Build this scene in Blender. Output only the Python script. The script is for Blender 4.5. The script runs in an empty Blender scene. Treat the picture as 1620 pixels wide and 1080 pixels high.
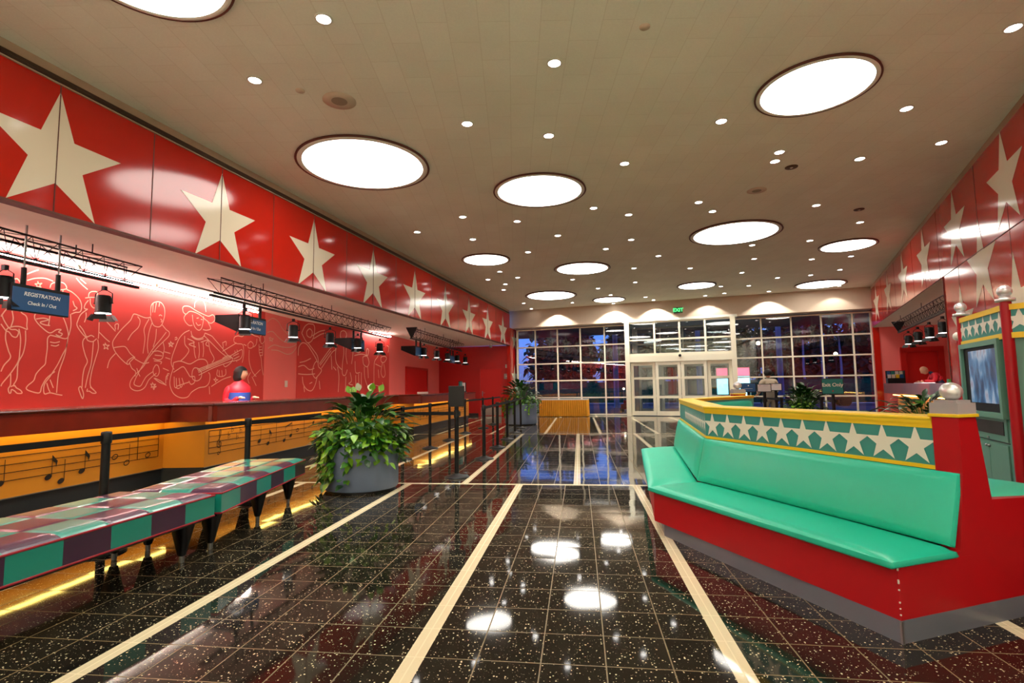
import bpy, math, random
import numpy as np
from mathutils import Vector, Matrix
random.seed(7)
S = bpy.context.scene
COL = S.collection
PI = math.pi
# ---------------------------------------------------------------- camera
CF, YAW, PIT, ROL, CH, T = 836.5, -.12472, .08643, -.014, 4.25*.3048, .3048
_cy, _sy, _cp, _sp, _cr, _sr = math.cos(YAW), math.sin(YAW), math.cos(PIT), math.sin(PIT), math.cos(ROL), math.sin(ROL)
_fw = Vector((_sy*_cp, _cy*_cp, _sp)); _r0 = Vector((_cy, -_sy, 0)); _u0 = _r0.cross(_fw)
CR = _r0*_cr + _u0*_sr; CU = _u0*_cr - _r0*_sr
CC = Vector((0, 0, CH))
cd = bpy.data.cameras.new('camera'); cam = bpy.data.objects.new('camera', cd); COL.objects.link(cam)
cd.sensor_width = 36; cd.lens = CF*36/1620; cd.clip_start = .05; cd.clip_end = 400
M = Matrix((CR, CU, -_fw)).transposed().to_4x4(); M.translation = CC; cam.matrix_world = M
S.camera = cam
def ray(x, y): return CR*((x-810)/CF) + CU*((540-y)/CF) + _fw
def pz(x, y, z=0.):                        # where the sight line meets a level plane
    d = ray(x, y); return CC + d*((z-CH)/d.z)
def pv(x, y, P, Q):                        # where it meets the upright plane over P-Q
    d = ray(x, y); n = Vector((-(Q[1]-P[1]), Q[0]-P[0], 0))
    return CC + d*(n.dot(Vector((P[0], P[1], CH))-CC)/n.dot(d))
# ---------------------------------------------------------------- materials
def lin(c): return tuple((v/12.92 if v <= .04045 else ((v+.055)/1.055)**2.4) for v in c)
def srgb(r, g, b): return lin((r/255, g/255, b/255))
MATS = {}
def mat(name, col, rough=.5, metal=0., spec=.5, emit=None, es=0., var=0., vs=6., bump=0., bs=40., coat=0., alpha=None, trans=0.):
    m = bpy.data.materials.new(name); m.use_nodes = True; nt = m.node_tree; b = nt.nodes['Principled BSDF']
    b.inputs['Base Color'].default_value = (*col, 1); b.inputs['Roughness'].default_value = rough
    b.inputs['Metallic'].default_value = metal; b.inputs['Specular IOR Level'].default_value = spec
    b.inputs['Coat Weight'].default_value = coat; b.inputs['Coat Roughness'].default_value = .14
    if emit: b.inputs['Emission Color'].default_value = (*emit, 1); b.inputs['Emission Strength'].default_value = es
    if trans: b.inputs['Transmission Weight'].default_value = trans
    if var or bump:
        tc = nt.nodes.new('ShaderNodeTexCoord')
        if var:
            n = nt.nodes.new('ShaderNodeTexNoise'); n.inputs['Scale'].default_value = vs; n.inputs['Detail'].default_value = 4
            nt.links.new(tc.outputs['Object'], n.inputs['Vector'])
            mr = nt.nodes.new('ShaderNodeMapRange'); mr.inputs[1].default_value = .3; mr.inputs[2].default_value = .7
            mr.inputs[3].default_value = 1-var; mr.inputs[4].default_value = 1+var
            nt.links.new(n.outputs['Fac'], mr.inputs[0])
            mx = nt.nodes.new('ShaderNodeVectorMath'); mx.operation = 'SCALE'; mx.inputs[0].default_value = col
            nt.links.new(mr.outputs[0], mx.inputs['Scale']); nt.links.new(mx.outputs[0], b.inputs['Base Color'])
        if bump:
            n2 = nt.nodes.new('ShaderNodeTexNoise'); n2.inputs['Scale'].default_value = bs
            nt.links.new(tc.outputs['Object'], n2.inputs['Vector'])
            bp = nt.nodes.new('ShaderNodeBump'); bp.inputs['Strength'].default_value = bump; bp.inputs['Distance'].default_value = .01
            nt.links.new(n2.outputs['Fac'], bp.inputs['Height']); nt.links.new(bp.outputs[0], b.inputs['Normal'])
    MATS[name] = m; return m
mat('band_red', srgb(186, 26, 12), .12, spec=.55, var=.03, vs=1.5, bump=.02, bs=1.2)
mat('star_cream', srgb(222, 208, 182), .14, spec=.5, bump=.02, bs=1.2)
mat('seam_dark', srgb(96, 46, 32), .6)
mat('beige_trim', srgb(178, 152, 128), .6, var=.04)
mat('grille_brown', srgb(84, 58, 40), .6)
mat('speaker_taupe', srgb(150, 132, 112), .7)
mat('soffit_white', srgb(236, 236, 222), .8, var=.02)
mat('beam_cream', srgb(208, 188, 165), .7, var=.02)
mat('mural_red', srgb(200, 50, 44), .6, var=.05, vs=.8)
mat('wall_pink', srgb(245, 120, 116), .5, var=.03, vs=.8)
mat('chalk_line', srgb(238, 190, 165), .8)
mat('door_red', srgb(205, 20, 14), .4)
mat('frame_red', srgb(190, 22, 16), .35)
mat('steel', srgb(150, 150, 150), .35, metal=.9)
mat('steel_plate', srgb(170, 165, 155), .4, metal=.5)
mat('white_frame', srgb(242, 236, 212), .35, spec=.5)
mat('mahogany', srgb(122, 30, 12), .3, spec=.45, var=.25, vs=2.5, coat=.15)
mat('mahogany_top', srgb(92, 26, 10), .22, spec=.5, var=.2, vs=2.5, coat=.2)
mat('amber_panel', srgb(208, 134, 38), .35, var=.08, vs=1.5)
mat('ink', srgb(30, 16, 12), .6)
mat('kick_dark', srgb(44, 46, 48), .35, spec=.4)
mat('black_metal', srgb(9, 8, 9), .5, spec=.35)
mat('barn_inner', srgb(96, 96, 94), .5)
mat('black_belt', srgb(12, 11, 12), .7, spec=.3)
mat('black_rubber', srgb(18, 17, 18), .45, spec=.4)
mat('plum_vinyl', srgb(62, 22, 60), .34, spec=.7, coat=.6)
mat('teal_vinyl', srgb(20, 146, 130), .34, spec=.7, coat=.6)
mat('piping_red', srgb(170, 18, 40), .4)
mat('leg_black', srgb(12, 11, 12), .3)
mat('planter_grey', srgb(118, 132, 156), .55, var=.06, vs=3, bump=.04)
mat('soil', srgb(40, 28, 20), .9)
mat('leaf_dark', srgb(24, 64, 20), .32, spec=.5, var=.25, vs=8)
mat('leaf_mid', srgb(54, 112, 24), .32, spec=.5, var=.25, vs=8)
mat('leaf_lime', srgb(112, 160, 36), .34, spec=.5, var=.2, vs=8)
mat('spathe', srgb(190, 205, 130), .5)
mat('spathe_white', srgb(228, 228, 200), .5)
mat('island_red', srgb(172, 6, 18), .38, spec=.4, var=.04, vs=2)
mat('island_kick', srgb(118, 122, 132), .35, metal=.35, var=.06, vs=3)
mat('cushion', srgb(32, 186, 152), .33, spec=.5, bump=.06, bs=5, var=.03, vs=2)
mat('yellow_paint', srgb(236, 196, 36), .32, spec=.5)
mat('teal_paint', srgb(56, 140, 132), .45)
mat('star_white', srgb(226, 222, 206), .5)
mat('silver', srgb(225, 225, 225), .32, metal=.7)
mat('bounce_floor', srgb(225, 220, 205), .5)  # only for unseen floors added to throw light upward
mat('pale_wall', srgb(236, 234, 222), .8)
mat('cap_grey', srgb(158, 152, 152), .5)
mat('kiosk_green', srgb(98, 148, 130), .42, var=.03)
mat('dark_slot', srgb(22, 16, 14), .3)
mat('sign_blue', srgb(20, 84, 140), .45)
mat('sign_text', srgb(240, 246, 246), .5)
mat('sign_teal', srgb(10, 120, 112), .4)
mat('paper', srgb(216, 208, 205), .6)
mat('cloth_gold', srgb(214, 142, 18), .7, var=.06, vs=5)
mat('table_top', srgb(214, 205, 190), .4)
mat('skin', srgb(206, 150, 118), .5)
mat('hair', srgb(12, 8, 7), .6)
mat('jacket_red', srgb(196, 8, 30), .6, var=.05, vs=9)
mat('jacket_blue', srgb(36, 66, 140), .6, var=.05, vs=9)
mat('navy', srgb(30, 34, 62), .7)
mat('beige_cloth', srgb(196, 184, 160), .8)
mat('grey_trousers', srgb(128, 122, 110), .8)
mat('plastic_white', srgb(220, 214, 200), .5)
mat('disc_white', (1, .97, .9), .5, emit=(1, .95, .86), es=8.5)
mat('down_white', (1, 1, 1), .5, emit=(1, .96, .9), es=18)
mat('lamp_lens', (1, 1, 1), .5, emit=(1, .97, .92), es=4)
mat('cove_warm', (1, .8, .3), .5, emit=(1, .74, .16), es=12)
mat('cove_white', (1, 1, .95), .5, emit=(1, .93, .88), es=52)
mat('exit_green', (.1, .8, .3), .5, emit=(.08, .9, .25), es=1.6)
mat('exit_plate', srgb(60, 110, 70), .5)
mat('canopy_paint', srgb(96, 92, 78), .8)
mat('asphalt', srgb(70, 72, 84), .8, var=.1)
mat('pavement', srgb(110, 108, 112), .85, var=.1, vs=2)
mat('purple_lit_bark', srgb(150, 140, 170), .9)  # purple light on the trunks is put into this colour
mat('trunk', srgb(70, 56, 50), .9)
mat('crown_green', srgb(38, 62, 50), .9, var=.4, vs=5)
mat('hedge_green', srgb(30, 92, 60), .9, var=.4, vs=7)
mat('column_blue', srgb(120, 150, 190), .6)
mat('red_plastic', srgb(190, 24, 22), .4)
mat('glow_cyan', (.3, .9, 1), .5, emit=(.35, .85, 1.), es=3.5)
mat('glow_red', (1, .2, .3), .5, emit=(1, .12, .2), es=2.5)
mat('glow_warm', (1, .8, .5), .5, emit=(1, .8, .5), es=12)
# glass: thin clear pane
def glass(name, tint, rough=0.):
    m = bpy.data.materials.new(name); m.use_nodes = True; nt = m.node_tree; nt.nodes.clear()
    o = nt.nodes.new('ShaderNodeOutputMaterial'); mx = nt.nodes.new('ShaderNodeMixShader')
    t = nt.nodes.new('ShaderNodeBsdfTransparent'); g = nt.nodes.new('ShaderNodeBsdfGlossy'); f = nt.nodes.new('ShaderNodeFresnel')
    f.inputs[0].default_value = 1.6; t.inputs[0].default_value = (*tint, 1); g.inputs['Roughness'].default_value = rough
    k = nt.nodes.new('ShaderNodeMath'); k.operation = 'MULTIPLY'; k.inputs[1].default_value = 2.8
    nt.links.new(f.outputs[0], k.inputs[0]); nt.links.new(k.outputs[0], mx.inputs[0])
    nt.links.new(t.outputs[0], mx.inputs[1]); nt.links.new(g.outputs[0], mx.inputs[2]); nt.links.new(mx.outputs[0], o.inputs[0])
    MATS[name] = m
glass('glass', (.75, .84, .86))
# screen: blurred moving-picture colours
def screen():
    m = bpy.data.materials.new('screen'); m.use_nodes = True; nt = m.node_tree; b = nt.nodes['Principled BSDF']
    tc = nt.nodes.new('ShaderNodeTexCoord'); mp = nt.nodes.new('ShaderNodeMapping'); mp.inputs['Scale'].default_value = (3.2, 3.2, 1.3)
    n = nt.nodes.new('ShaderNodeTexNoise'); n.inputs['Scale'].default_value = 1.6; n.inputs['Detail'].default_value = 3
    r = nt.nodes.new('ShaderNodeValToRGB'); e = r.color_ramp.elements
    e[0].position = .3; e[0].color = (.01, .02, .07, 1); e[1].position = .72; e[1].color = (.55, .25, .12, 1)
    for p, c in ((.42, (.03, .12, .3, 1)), (.5, (.12, .35, .65, 1)), (.57, (.6, .75, .95, 1)), (.64, (.4, .2, .3, 1))):
        k = e.new(p); k.color = c
    nt.links.new(tc.outputs['Object'], mp.inputs[0]); nt.links.new(mp.outputs[0], n.inputs['Vector']); nt.links.new(n.outputs['Fac'], r.inputs[0])
    b.inputs['Base Color'].default_value = (.01, .01, .01, 1); b.inputs['Roughness'].default_value = .15
    nt.links.new(r.outputs[0], b.inputs['Emission Color']); b.inputs['Emission Strength'].default_value = .38
    MATS['screen'] = m
screen()
def node_math(nt, op, a, b=None, c=None):
    n = nt.nodes.new('ShaderNodeMath'); n.operation = op
    for i, v in enumerate((a, b, c)):
        if v is None: continue
        if isinstance(v, (int, float)): n.inputs[i].default_value = v
        else: nt.links.new(v, n.inputs[i])
    return n.outputs[0]
S2X, Y0 = -2.6951*T, 23.545*T
def floor_mat():
    m = bpy.data.materials.new('terrazzo'); m.use_nodes = True; nt = m.node_tree; b = nt.nodes['Principled BSDF']
    L = nt.links.new; tc = nt.nodes.new('ShaderNodeTexCoord'); sp = nt.nodes.new('ShaderNodeSeparateXYZ'); L(tc.outputs['Object'], sp.inputs[0])
    N = lambda op, a, b_=None, c=None: node_math(nt, op, a, b_, c)
    v = N('DIVIDE', N('SUBTRACT', sp.outputs[1], Y0), T)
    zone = N('FLOOR', N('DIVIDE', v, 25.))
    odd = N('SUBTRACT', 1., N('MODULO', N('ADD', zone, 1001.), 2.))      # 0 / 1
    z1 = N('COMPARE', zone, 0., .1)
    z2 = N('COMPARE', zone, 1., .1)
    off = N('ADD', N('MULTIPLY', z1, 2.5), N('MULTIPLY', z2, 4.5))
    u = N('SUBTRACT', N('DIVIDE', N('SUBTRACT', sp.outputs[0], S2X), T), off)
    def near(x, period, half):      # 1 when within half of a multiple of period
        f = N('FRACT', N('ADD', N('DIVIDE', x, period), .5))
        d = N('MULTIPLY', N('ABSOLUTE', N('SUBTRACT', f, .5)), period)
        return N('LESS_THAN', d, half)
    stripe = N('MAXIMUM', near(u, 5., .155), near(v, 25., .14))
    grout = N('MAXIMUM', near(u, 1., .011), near(v, 1., .011))
    # per tile id
    cu = N('FLOOR', N('ADD', u, .0)); cv = N('FLOOR', v)
    cmb = nt.nodes.new('ShaderNodeCombineXYZ'); L(cu, cmb.inputs[0]); L(cv, cmb.inputs[1])
    wn = nt.nodes.new('ShaderNodeTexWhiteNoise'); wn.noise_dimensions = '2D'; L(cmb.outputs[0], wn.inputs['Vector'])
    vo = nt.nodes.new('ShaderNodeTexVoronoi'); vo.inputs['Scale'].default_value = 75; L(tc.outputs['Object'], vo.inputs['Vector'])
    sv = nt.nodes.new('ShaderNodeSeparateColor'); L(vo.outputs['Color'], sv.inputs[0])
    rad = N('MULTIPLY', N('MAXIMUM', N('SUBTRACT', sv.outputs[0], .58), 0.), .9)
    chip = N('LESS_THAN', vo.outputs['Distance'], rad)
    vo2 = nt.nodes.new('ShaderNodeTexVoronoi'); vo2.inputs['Scale'].default_value = 150; L(tc.outputs['Object'], vo2.inputs['Vector'])
    sv2 = nt.nodes.new('ShaderNodeSeparateColor'); L(vo2.outputs['Color'], sv2.inputs[0])
    chip2 = N('LESS_THAN', vo2.outputs['Distance'], N('MULTIPLY', N('MAXIMUM', N('SUBTRACT', sv2.outputs[0], .7), 0.), .8))
    chips = N('MAXIMUM', chip, chip2)
    def mix(f, a, c):
        x = nt.nodes.new('ShaderNodeMix'); x.data_type = 'RGBA'; L(f, x.inputs[0])
        for i, q in ((6, a), (7, c)):
            if isinstance(q, tuple): x.inputs[i].default_value = (*q, 1)
            else: L(q, x.inputs[i])
        return x.outputs[2]
    dk = mix(wn.outputs['Value'], srgb(26, 24, 20), srgb(36, 33, 27))
    dark = mix(chips, dk, srgb(218, 206, 166))
    chk = N('LESS_THAN', vo2.outputs['Distance'], N('MULTIPLY', N('MAXIMUM', N('SUBTRACT', sv2.outputs[1], .8), 0.), .9))
    lite = mix(chk, srgb(226, 212, 176), srgb(120, 106, 80))
    c1 = mix(grout, dark, srgb(120, 104, 72)); c2 = mix(stripe, c1, lite)
    L(c2, b.inputs['Base Color'])
    b.inputs['Specular IOR Level'].default_value = .36
    rg = N('ADD', .05, N('MULTIPLY', N('MAXIMUM', grout, 0.), .35)); L(rg, b.inputs['Roughness'])
    # tiny tilt of each tile plus a soft waviness
    wn2 = nt.nodes.new('ShaderNodeTexWhiteNoise'); wn2.noise_dimensions = '2D'; L(cmb.outputs[0], wn2.inputs['Vector'])
    sc = nt.nodes.new('ShaderNodeSeparateColor'); L(wn2.outputs['Color'], sc.inputs[0])
    ns = nt.nodes.new('ShaderNodeTexNoise'); ns.inputs['Scale'].default_value = 2.2; L(tc.outputs['Object'], ns.inputs['Vector'])
    sn = nt.nodes.new('ShaderNodeSeparateColor'); L(ns.outputs['Color'], sn.inputs[0])
    def tilt(w, n): return N('ADD', N('MULTIPLY', N('SUBTRACT', w, .5), .007), N('MULTIPLY', N('SUBTRACT', n, .5), .012))
    cn = nt.nodes.new('ShaderNodeCombineXYZ'); L(tilt(sc.outputs[0], sn.outputs[0]), cn.inputs[0]); L(tilt(sc.outputs[1], sn.outputs[1]), cn.inputs[1]); cn.inputs[2].default_value = 1
    nm = nt.nodes.new('ShaderNodeVectorMath'); nm.operation = 'NORMALIZE'; L(cn.outputs[0], nm.inputs[0]); L(nm.outputs[0], b.inputs['Normal'])
    MATS['terrazzo'] = m
floor_mat()
def ceiling_mat():
    m = bpy.data.materials.new('ceiling_tile'); m.use_nodes = True; nt = m.node_tree; b = nt.nodes['Principled BSDF']
    L = nt.links.new; tc = nt.nodes.new('ShaderNodeTexCoord')
    br = nt.nodes.new('ShaderNodeTexBrick'); br.offset = .5
    for k, q in (('Scale', 1.), ('Brick Width', .61), ('Row Height', .305), ('Mortar Size', .004), ('Mortar Smooth', .3)): br.inputs[k].default_value = q
    br.inputs['Color1'].default_value = (*srgb(236, 236, 220), 1); br.inputs['Color2'].default_value = (*srgb(233, 232, 215), 1); br.inputs['Mortar'].default_value = (*srgb(222, 219, 201), 1)
    mp = nt.nodes.new('ShaderNodeMapping'); mp.inputs['Rotation'].default_value = (0, 0, 1.45)
    L(tc.outputs['Object'], mp.inputs[0]); L(mp.outputs[0], br.inputs['Vector'])
    n = nt.nodes.new('ShaderNodeTexNoise'); n.inputs['Scale'].default_value = 1.3; n.inputs['Detail'].default_value = 6; L(tc.outputs['Object'], n.inputs['Vector'])
    n2 = nt.nodes.new('ShaderNodeTexNoise'); n2.inputs['Scale'].default_value = 60; L(tc.outputs['Object'], n2.inputs['Vector'])
    s = node_math(nt, 'ADD', node_math(nt, 'MULTIPLY', n.outputs['Fac'], .16), node_math(nt, 'MULTIPLY', n2.outputs['Fac'], .12))
    s = node_math(nt, 'ADD', s, .86)
    vm = nt.nodes.new('ShaderNodeVectorMath'); vm.operation = 'SCALE'; L(br.outputs['Color'], vm.inputs[0]); L(s, vm.inputs['Scale']); L(vm.outputs[0], b.inputs['Base Color'])
    b.inputs['Roughness'].default_value = .9; MATS['ceiling_tile'] = m
ceiling_mat()
# ---------------------------------------------------------------- mesh collecting
class MB:
    def __init__(s): s.v = []; s.f = []; s.m = []; s.sm = []; s.names = []
    def mi(s, n):
        if n not in s.names: s.names.append(n)
        return s.names.index(n)
    def add(s, vs, fs, m, smooth=False):
        o = len(s.v); s.v += [tuple(v) for v in vs]; k = s.mi(m)
        for f in fs: s.f.append(tuple(o+i for i in f)); s.m.append(k); s.sm.append(smooth)
    def quad(s, a, b, c, d, m): s.add([a, b, c, d], [(0, 1, 2, 3)], m)
    def poly(s, pts, m): s.add(pts, [tuple(range(len(pts)))], m)
    def prism(s, pl, z0, z1, m, top=None):
        n = len(pl); vs = [(p[0], p[1], z0) for p in pl]+[(p[0], p[1], z1) for p in pl]
        s.add(vs, [(i, (i+1) % n, (i+1) % n+n, i+n) for i in range(n)]+[tuple(range(n))[::-1]], m); s.add(vs[n:], [tuple(range(n))], top or m)
    def box(s, c, size, m, X=(1, 0, 0), Y=None, Z=(0, 0, 1)):
        X = Vector(X).normalized(); Z = Vector(Z).normalized(); Y = Vector(Y).normalized() if Y else Z.cross(X)
        c = Vector(c); a, b, d = size[0]/2, size[1]/2, size[2]/2
        vs = [c+X*(i*a)+Y*(j*b)+Z*(k*d) for k in (-1, 1) for j in (-1, 1) for i in (-1, 1)]
        s.add(vs, [(0, 2, 3, 1), (4, 5, 7, 6), (0, 1, 5, 4), (2, 6, 7, 3), (0, 4, 6, 2), (1, 3, 7, 5)], m)
    def bar(s, a, b, w, h, m, up=(0, 0, 1)):
        a = Vector(a); b = Vector(b); d = b-a
        s.box((a+b)/2, (d.length, w, h), m, X=d, Y=Vector(up).cross(d), Z=d.cross(Vector(up).cross(d)))
    def tube(s, pts, r, m, n=8, cap=True):
        P = [Vector(p) for p in pts]; vs = []; fs = []; K = len(P)
        R = r if isinstance(r, (list, tuple)) else [r]*K
        prev = None
        for i, p in enumerate(P):
            d = (P[min(i+1, K-1)]-P[max(i-1, 0)]).normalized()
            a = prev if prev is not None else (Vector((0, 0, 1)) if abs(d.z) < .9 else Vector((1, 0, 0)))
            x = (a-d*a.dot(d)); x = x.normalized() if x.length > 1e-5 else d.orthogonal().normalized(); y = d.cross(x); prev = x
            for k in range(n): t = 2*PI*k/n; vs.append(p+(x*math.cos(t)+y*math.sin(t))*R[i])
        for i in range(K-1):
            for k in range(n): fs.append((i*n+k, i*n+(k+1) % n, (i+1)*n+(k+1) % n, (i+1)*n+k))
        s.add(vs, fs, m, True)
        if cap: s.add(vs[:n], [tuple(range(n))[::-1]], m); s.add(vs[-n:], [tuple(range(n))], m)
    def lathe(s, prof, m, c=(0, 0, 0), n=32, ax=(0, 0, 1)):
        ax = Vector(ax).normalized(); x = ax.orthogonal().normalized(); y = ax.cross(x); c = Vector(c); vs = []; fs = []
        for r, z in prof:
            for k in range(n): t = 2*PI*k/n; vs.append(c+ax*z+(x*math.cos(t)+y*math.sin(t))*r)
        for i in range(len(prof)-1):
            for k in range(n): fs.append((i*n+k, i*n+(k+1) % n, (i+1)*n+(k+1) % n, (i+1)*n+k))
        s.add(vs, fs, m, True)
        if prof[0][0] > 1e-4: s.add(vs[:n], [tuple(range(n))[::-1]], m)
        if prof[-1][0] > 1e-4: s.add(vs[-n:], [tuple(range(n))], m)
    def ball(s, c, r, m, n=20, sz=1.):
        s.lathe([(max(r*math.sin(PI*i/12), 1e-5), -r*sz*math.cos(PI*i/12)) for i in range(13)], m, c, n)
    def ribbon(s, pts, w, m, nrm):
        P = [Vector(p) for p in pts]; K = len(P); nrm = Vector(nrm); vs = []
        for i, p in enumerate(P):
            d = (P[min(i+1, K-1)]-P[max(i-1, 0)])
            if d.length < 1e-6: d = Vector((0, 0, 1))
            o = d.normalized().cross(nrm)*(w/2); vs += [p-o, p+o]
        s.add(vs, [(2*i, 2*i+1, 2*i+3, 2*i+2) for i in range(K-1)], m)
    def build(s, name, parent=None, loc=None, bevel=0.):
        me = bpy.data.meshes.new(name); o = bpy.data.objects.new(name, me); COL.objects.link(o)
        off = Vector(loc) if loc is not None else (parent_loc(parent) if parent else Vector((0, 0, 0)))
        me.from_pydata([tuple(Vector(v)-off) for v in s.v], [], s.f)
        for n in s.names: me.materials.append(MATS[n])
        me.polygons.foreach_set('material_index', s.m); me.polygons.foreach_set('use_smooth', s.sm); me.update()
        if parent: o.parent = parent; o.location = off-parent_loc(parent)
        else: o.location = off
        WL[o.name] = off
        if bevel:
            bv = o.modifiers.new('bevel', 'BEVEL'); bv.width = bevel; bv.segments = 3; bv.limit_method = 'ANGLE'; bv.angle_limit = math.radians(40)
        return o
WL = {}
def parent_loc(p): return WL[p.name] if p else Vector((0, 0, 0))
def tag(o, label=None, cat=None, group=None, kind=None):
    if label: o['label'] = label
    if cat: o['category'] = cat
    if group: o['group'] = group
    if kind: o['kind'] = kind
    return o
def thing(name, loc, label, cat, group=None):
    o = bpy.data.objects.new(name, None); COL.objects.link(o); o.location = loc; o.empty_display_size = .1; WL[o.name] = Vector(loc)
    return tag(o, label, cat, group)
def struct(mb, name, label=None):
    o = mb.build(name); o['kind'] = 'structure'
    if label: o['label'] = label
    return o
def dup(o, parent=None):
    c = o.copy(); COL.objects.link(c)
    if parent: c.parent = parent
    for ch in [x for x in ALLCH(o)]: dup(ch, c)
    return c
def ALLCH(o): return [x for x in COL.objects if x.parent == o]
def text_faces(txt, size, bold=False):
    cu = bpy.data.curves.new('t', 'FONT'); cu.body = txt; cu.size = size; cu.align_x = 'CENTER'; cu.align_y = 'CENTER'
    if bold: cu.offset = size*.022
    o = bpy.data.objects.new('t', cu); COL.objects.link(o)
    dg = bpy.context.evaluated_depsgraph_get(); me = o.evaluated_get(dg).to_mesh()
    V = [tuple(v.co) for v in me.vertices]; F = [tuple(p.vertices) for p in me.polygons]
    o.evaluated_get(dg).to_mesh_clear(); bpy.data.objects.remove(o); bpy.data.curves.remove(cu); return V, F
def put_text(mb, txt, size, c, X, Z, m, bold=False, slant=0., fit=0.):
    V, F = text_faces(txt, size, bold); c = Vector(c); X = Vector(X); Z = Vector(Z)
    if fit:
        k = fit/(max(v[0] for v in V)-min(v[0] for v in V)); V = [(v[0]*k, v[1]*k, 0) for v in V]
    mb.add([c+X*(v[0]+slant*v[1])+Z*v[1] for v in V], F, m)
def star_pts(R, r=None, a0=0.):
    r = r or R*.385
    return [((R if k % 2 == 0 else r)*math.sin(a0+PI*k/5), (R if k % 2 == 0 else r)*math.cos(a0+PI*k/5)) for k in range(10)]
def star(mb, c, X, Z, R, m, off=Vector((0, 0, 0)), zmax=None, r=None):
    c = Vector(c); X = Vector(X); Z = Vector(Z); P = star_pts(R, r)
    o = len(mb.v); mb.add([c+off]+[c+off+X*p[0]+Z*p[1] for p in P], [(0, i+1, (i+1) % 10+1) for i in range(10)], m)
def smooth_line(pts, n=6):
    P = [np.array(p, float) for p in pts]
    if len(P) < 3: return [tuple(p) for p in P]
    P = [P[0]]+P+[P[-1]]; out = []
    for i in range(1, len(P)-2):
        for k in range(n):
            t = k/n; a, b, c, d = P[i-1], P[i], P[i+1], P[i+2]
            out.append(.5*((2*b)+(c-a)*t+(2*a-5*b+4*c-d)*t*t+(3*b-a-3*c+d)*t**3))
    out.append(P[-2]); return [tuple(p) for p in out]
# ================================================================ THE SETTING
V2 = lambda p: Vector((p[0], p[1], 0))
CZ, BZ, SZ = 4.86, 4.05, 3.24
L0, L1 = V2((-5.627, 4.355)), V2((-3.094, 24.385)); dL = (L1-L0).normalized(); nL = Vector((dL.y, -dL.x, 0))      # nL points into the hall
R0, R1 = V2((6.25, 8.81)), V2((11.1, 21.6)); dR = (R1-R0).normalized(); nR = Vector((-dR.y, dR.x, 0))
A0, B0 = V2((-2.721, 24.38)), V2((10.8, 21.11)); dF = (B0-A0).normalized(); nF = Vector((-dF.y, dF.x, 0))          # nF points outdoors
UP = Vector((0, 0, 1))
Lp = lambda s, z=0, o=0.: L0+dL*s+nL*o+UP*z
Rp = lambda s, z=0, o=0.: R0+dR*s+nR*o+UP*z
Fp = lambda s, z=0, o=0.: A0+dF*s+nF*o+UP*z
YB = -14.
m = MB(); m.poly([(-13, YB-1, 0), (22, YB-1, 0), (22, 22, 0), (12, 22, 0), tuple(Fp(14.2, 0, .75)), tuple(Fp(-.6, 0, .75)), (-13, 27, 0)], 'terrazzo'); struct(m, 'floor')
# ceiling
sB = (YB-L0.y)/dL.y
m = MB()
cl, cr = Lp(sB, CZ, -.25), Rp((YB-R0.y)/dR.y, CZ, -.3)
m.poly([tuple(cl), tuple(Lp(20.4, CZ, -.25)), tuple(Fp(-1.3, CZ, .1)), tuple(Fp(14.6, CZ, .1)), tuple(Rp(14., CZ, -.3)), tuple(cr)], 'ceiling_tile')
ce = struct(m, 'ceiling')
# left band of glossy panels with stars
m = MB(); s1 = 19.95
a, b = sB, s1
m.prism([Lp(a), Lp(b), Lp(b, 0, -.16), Lp(a, 0, -.16)], SZ, 4.66, 'band_red')
e = nL*.004
for k in range(-6, 18):
    s = .53+1.14*k
    if s < b: m.box(Lp(s, (SZ+4.66)/2), (.012, .008, 4.66-SZ), 'seam_dark', X=dL)
for k in range(-3, 9): star(m, Lp(.53+2.275*k, 3.845-.012*max(k, 0), .0), dL, UP, .745, 'star_cream', e)
for k in range(-3, 9):
    s = .53+2.275*k; m.box(Lp(s, 3.9, .006), (.007, .006, 1.3), 'seam_dark', X=dL)
# full-height end piece with two stars
c, d = 19.95, 21.45
m.prism([Lp(c), Lp(d), Lp(d, 0, -.16), Lp(c, 0, -.16)], 0, BZ, 'band_red')
star(m, Lp(20.75, 3.5), dL, UP, .5, 'star_cream', e); star(m, Lp(20.75, 1.75), dL, UP, .62, 'star_cream', e)
struct(m, 'wall_left')
m = MB()
m.prism([Lp(a, 0, -.02), Lp(b, 0, -.02), Lp(b, 0, -.2), Lp(a, 0, -.2)], 4.66, CZ, 'beige_trim')
for k in range(5): m.box(Lp((a+b)/2, 4.69+k*.016, -.012), (b-a, .02, .007), 'grille_brown', X=dL)
m.box(Lp((a+b)/2, 4.665, .0), (b-a, .05, .012), 'beige_trim', X=dL)
m.box(Lp((a+b)/2, SZ-.012, -.05), (b-a, .14, .024), 'seam_dark', X=dL)
struct(m, 'trim_1')
# left alcove: soffit, mural walls, end wall
AL = [V2(p) for p in ((-7.68, YB), (-7.68, 12.14), (-7.73, 13.71), (-6.74, 18.26), (-6.61, 24.6), (-3.12, 24.25))]
m = MB(); m.poly([tuple(p+UP*SZ) for p in AL[:5]]+[tuple(Lp(19.95, SZ, -.1)), tuple(Lp(sB, SZ, -.1))], 'soffit_white'); struct(m, 'trim_2')
wn = ['mural_red', 'wall_pink', 'mural_red', 'wall_pink', 'mural_red']
m = MB()
for i in range(5):
    p, q = AL[i], AL[i+1]
    m.quad(p, q, q+UP*SZ, p+UP*SZ, ['wall_pink', 'wall_pink', 'wall_pink', 'wall_pink', 'frame_red'][i])
struct(m, 'wall_alcove_left')
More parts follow.
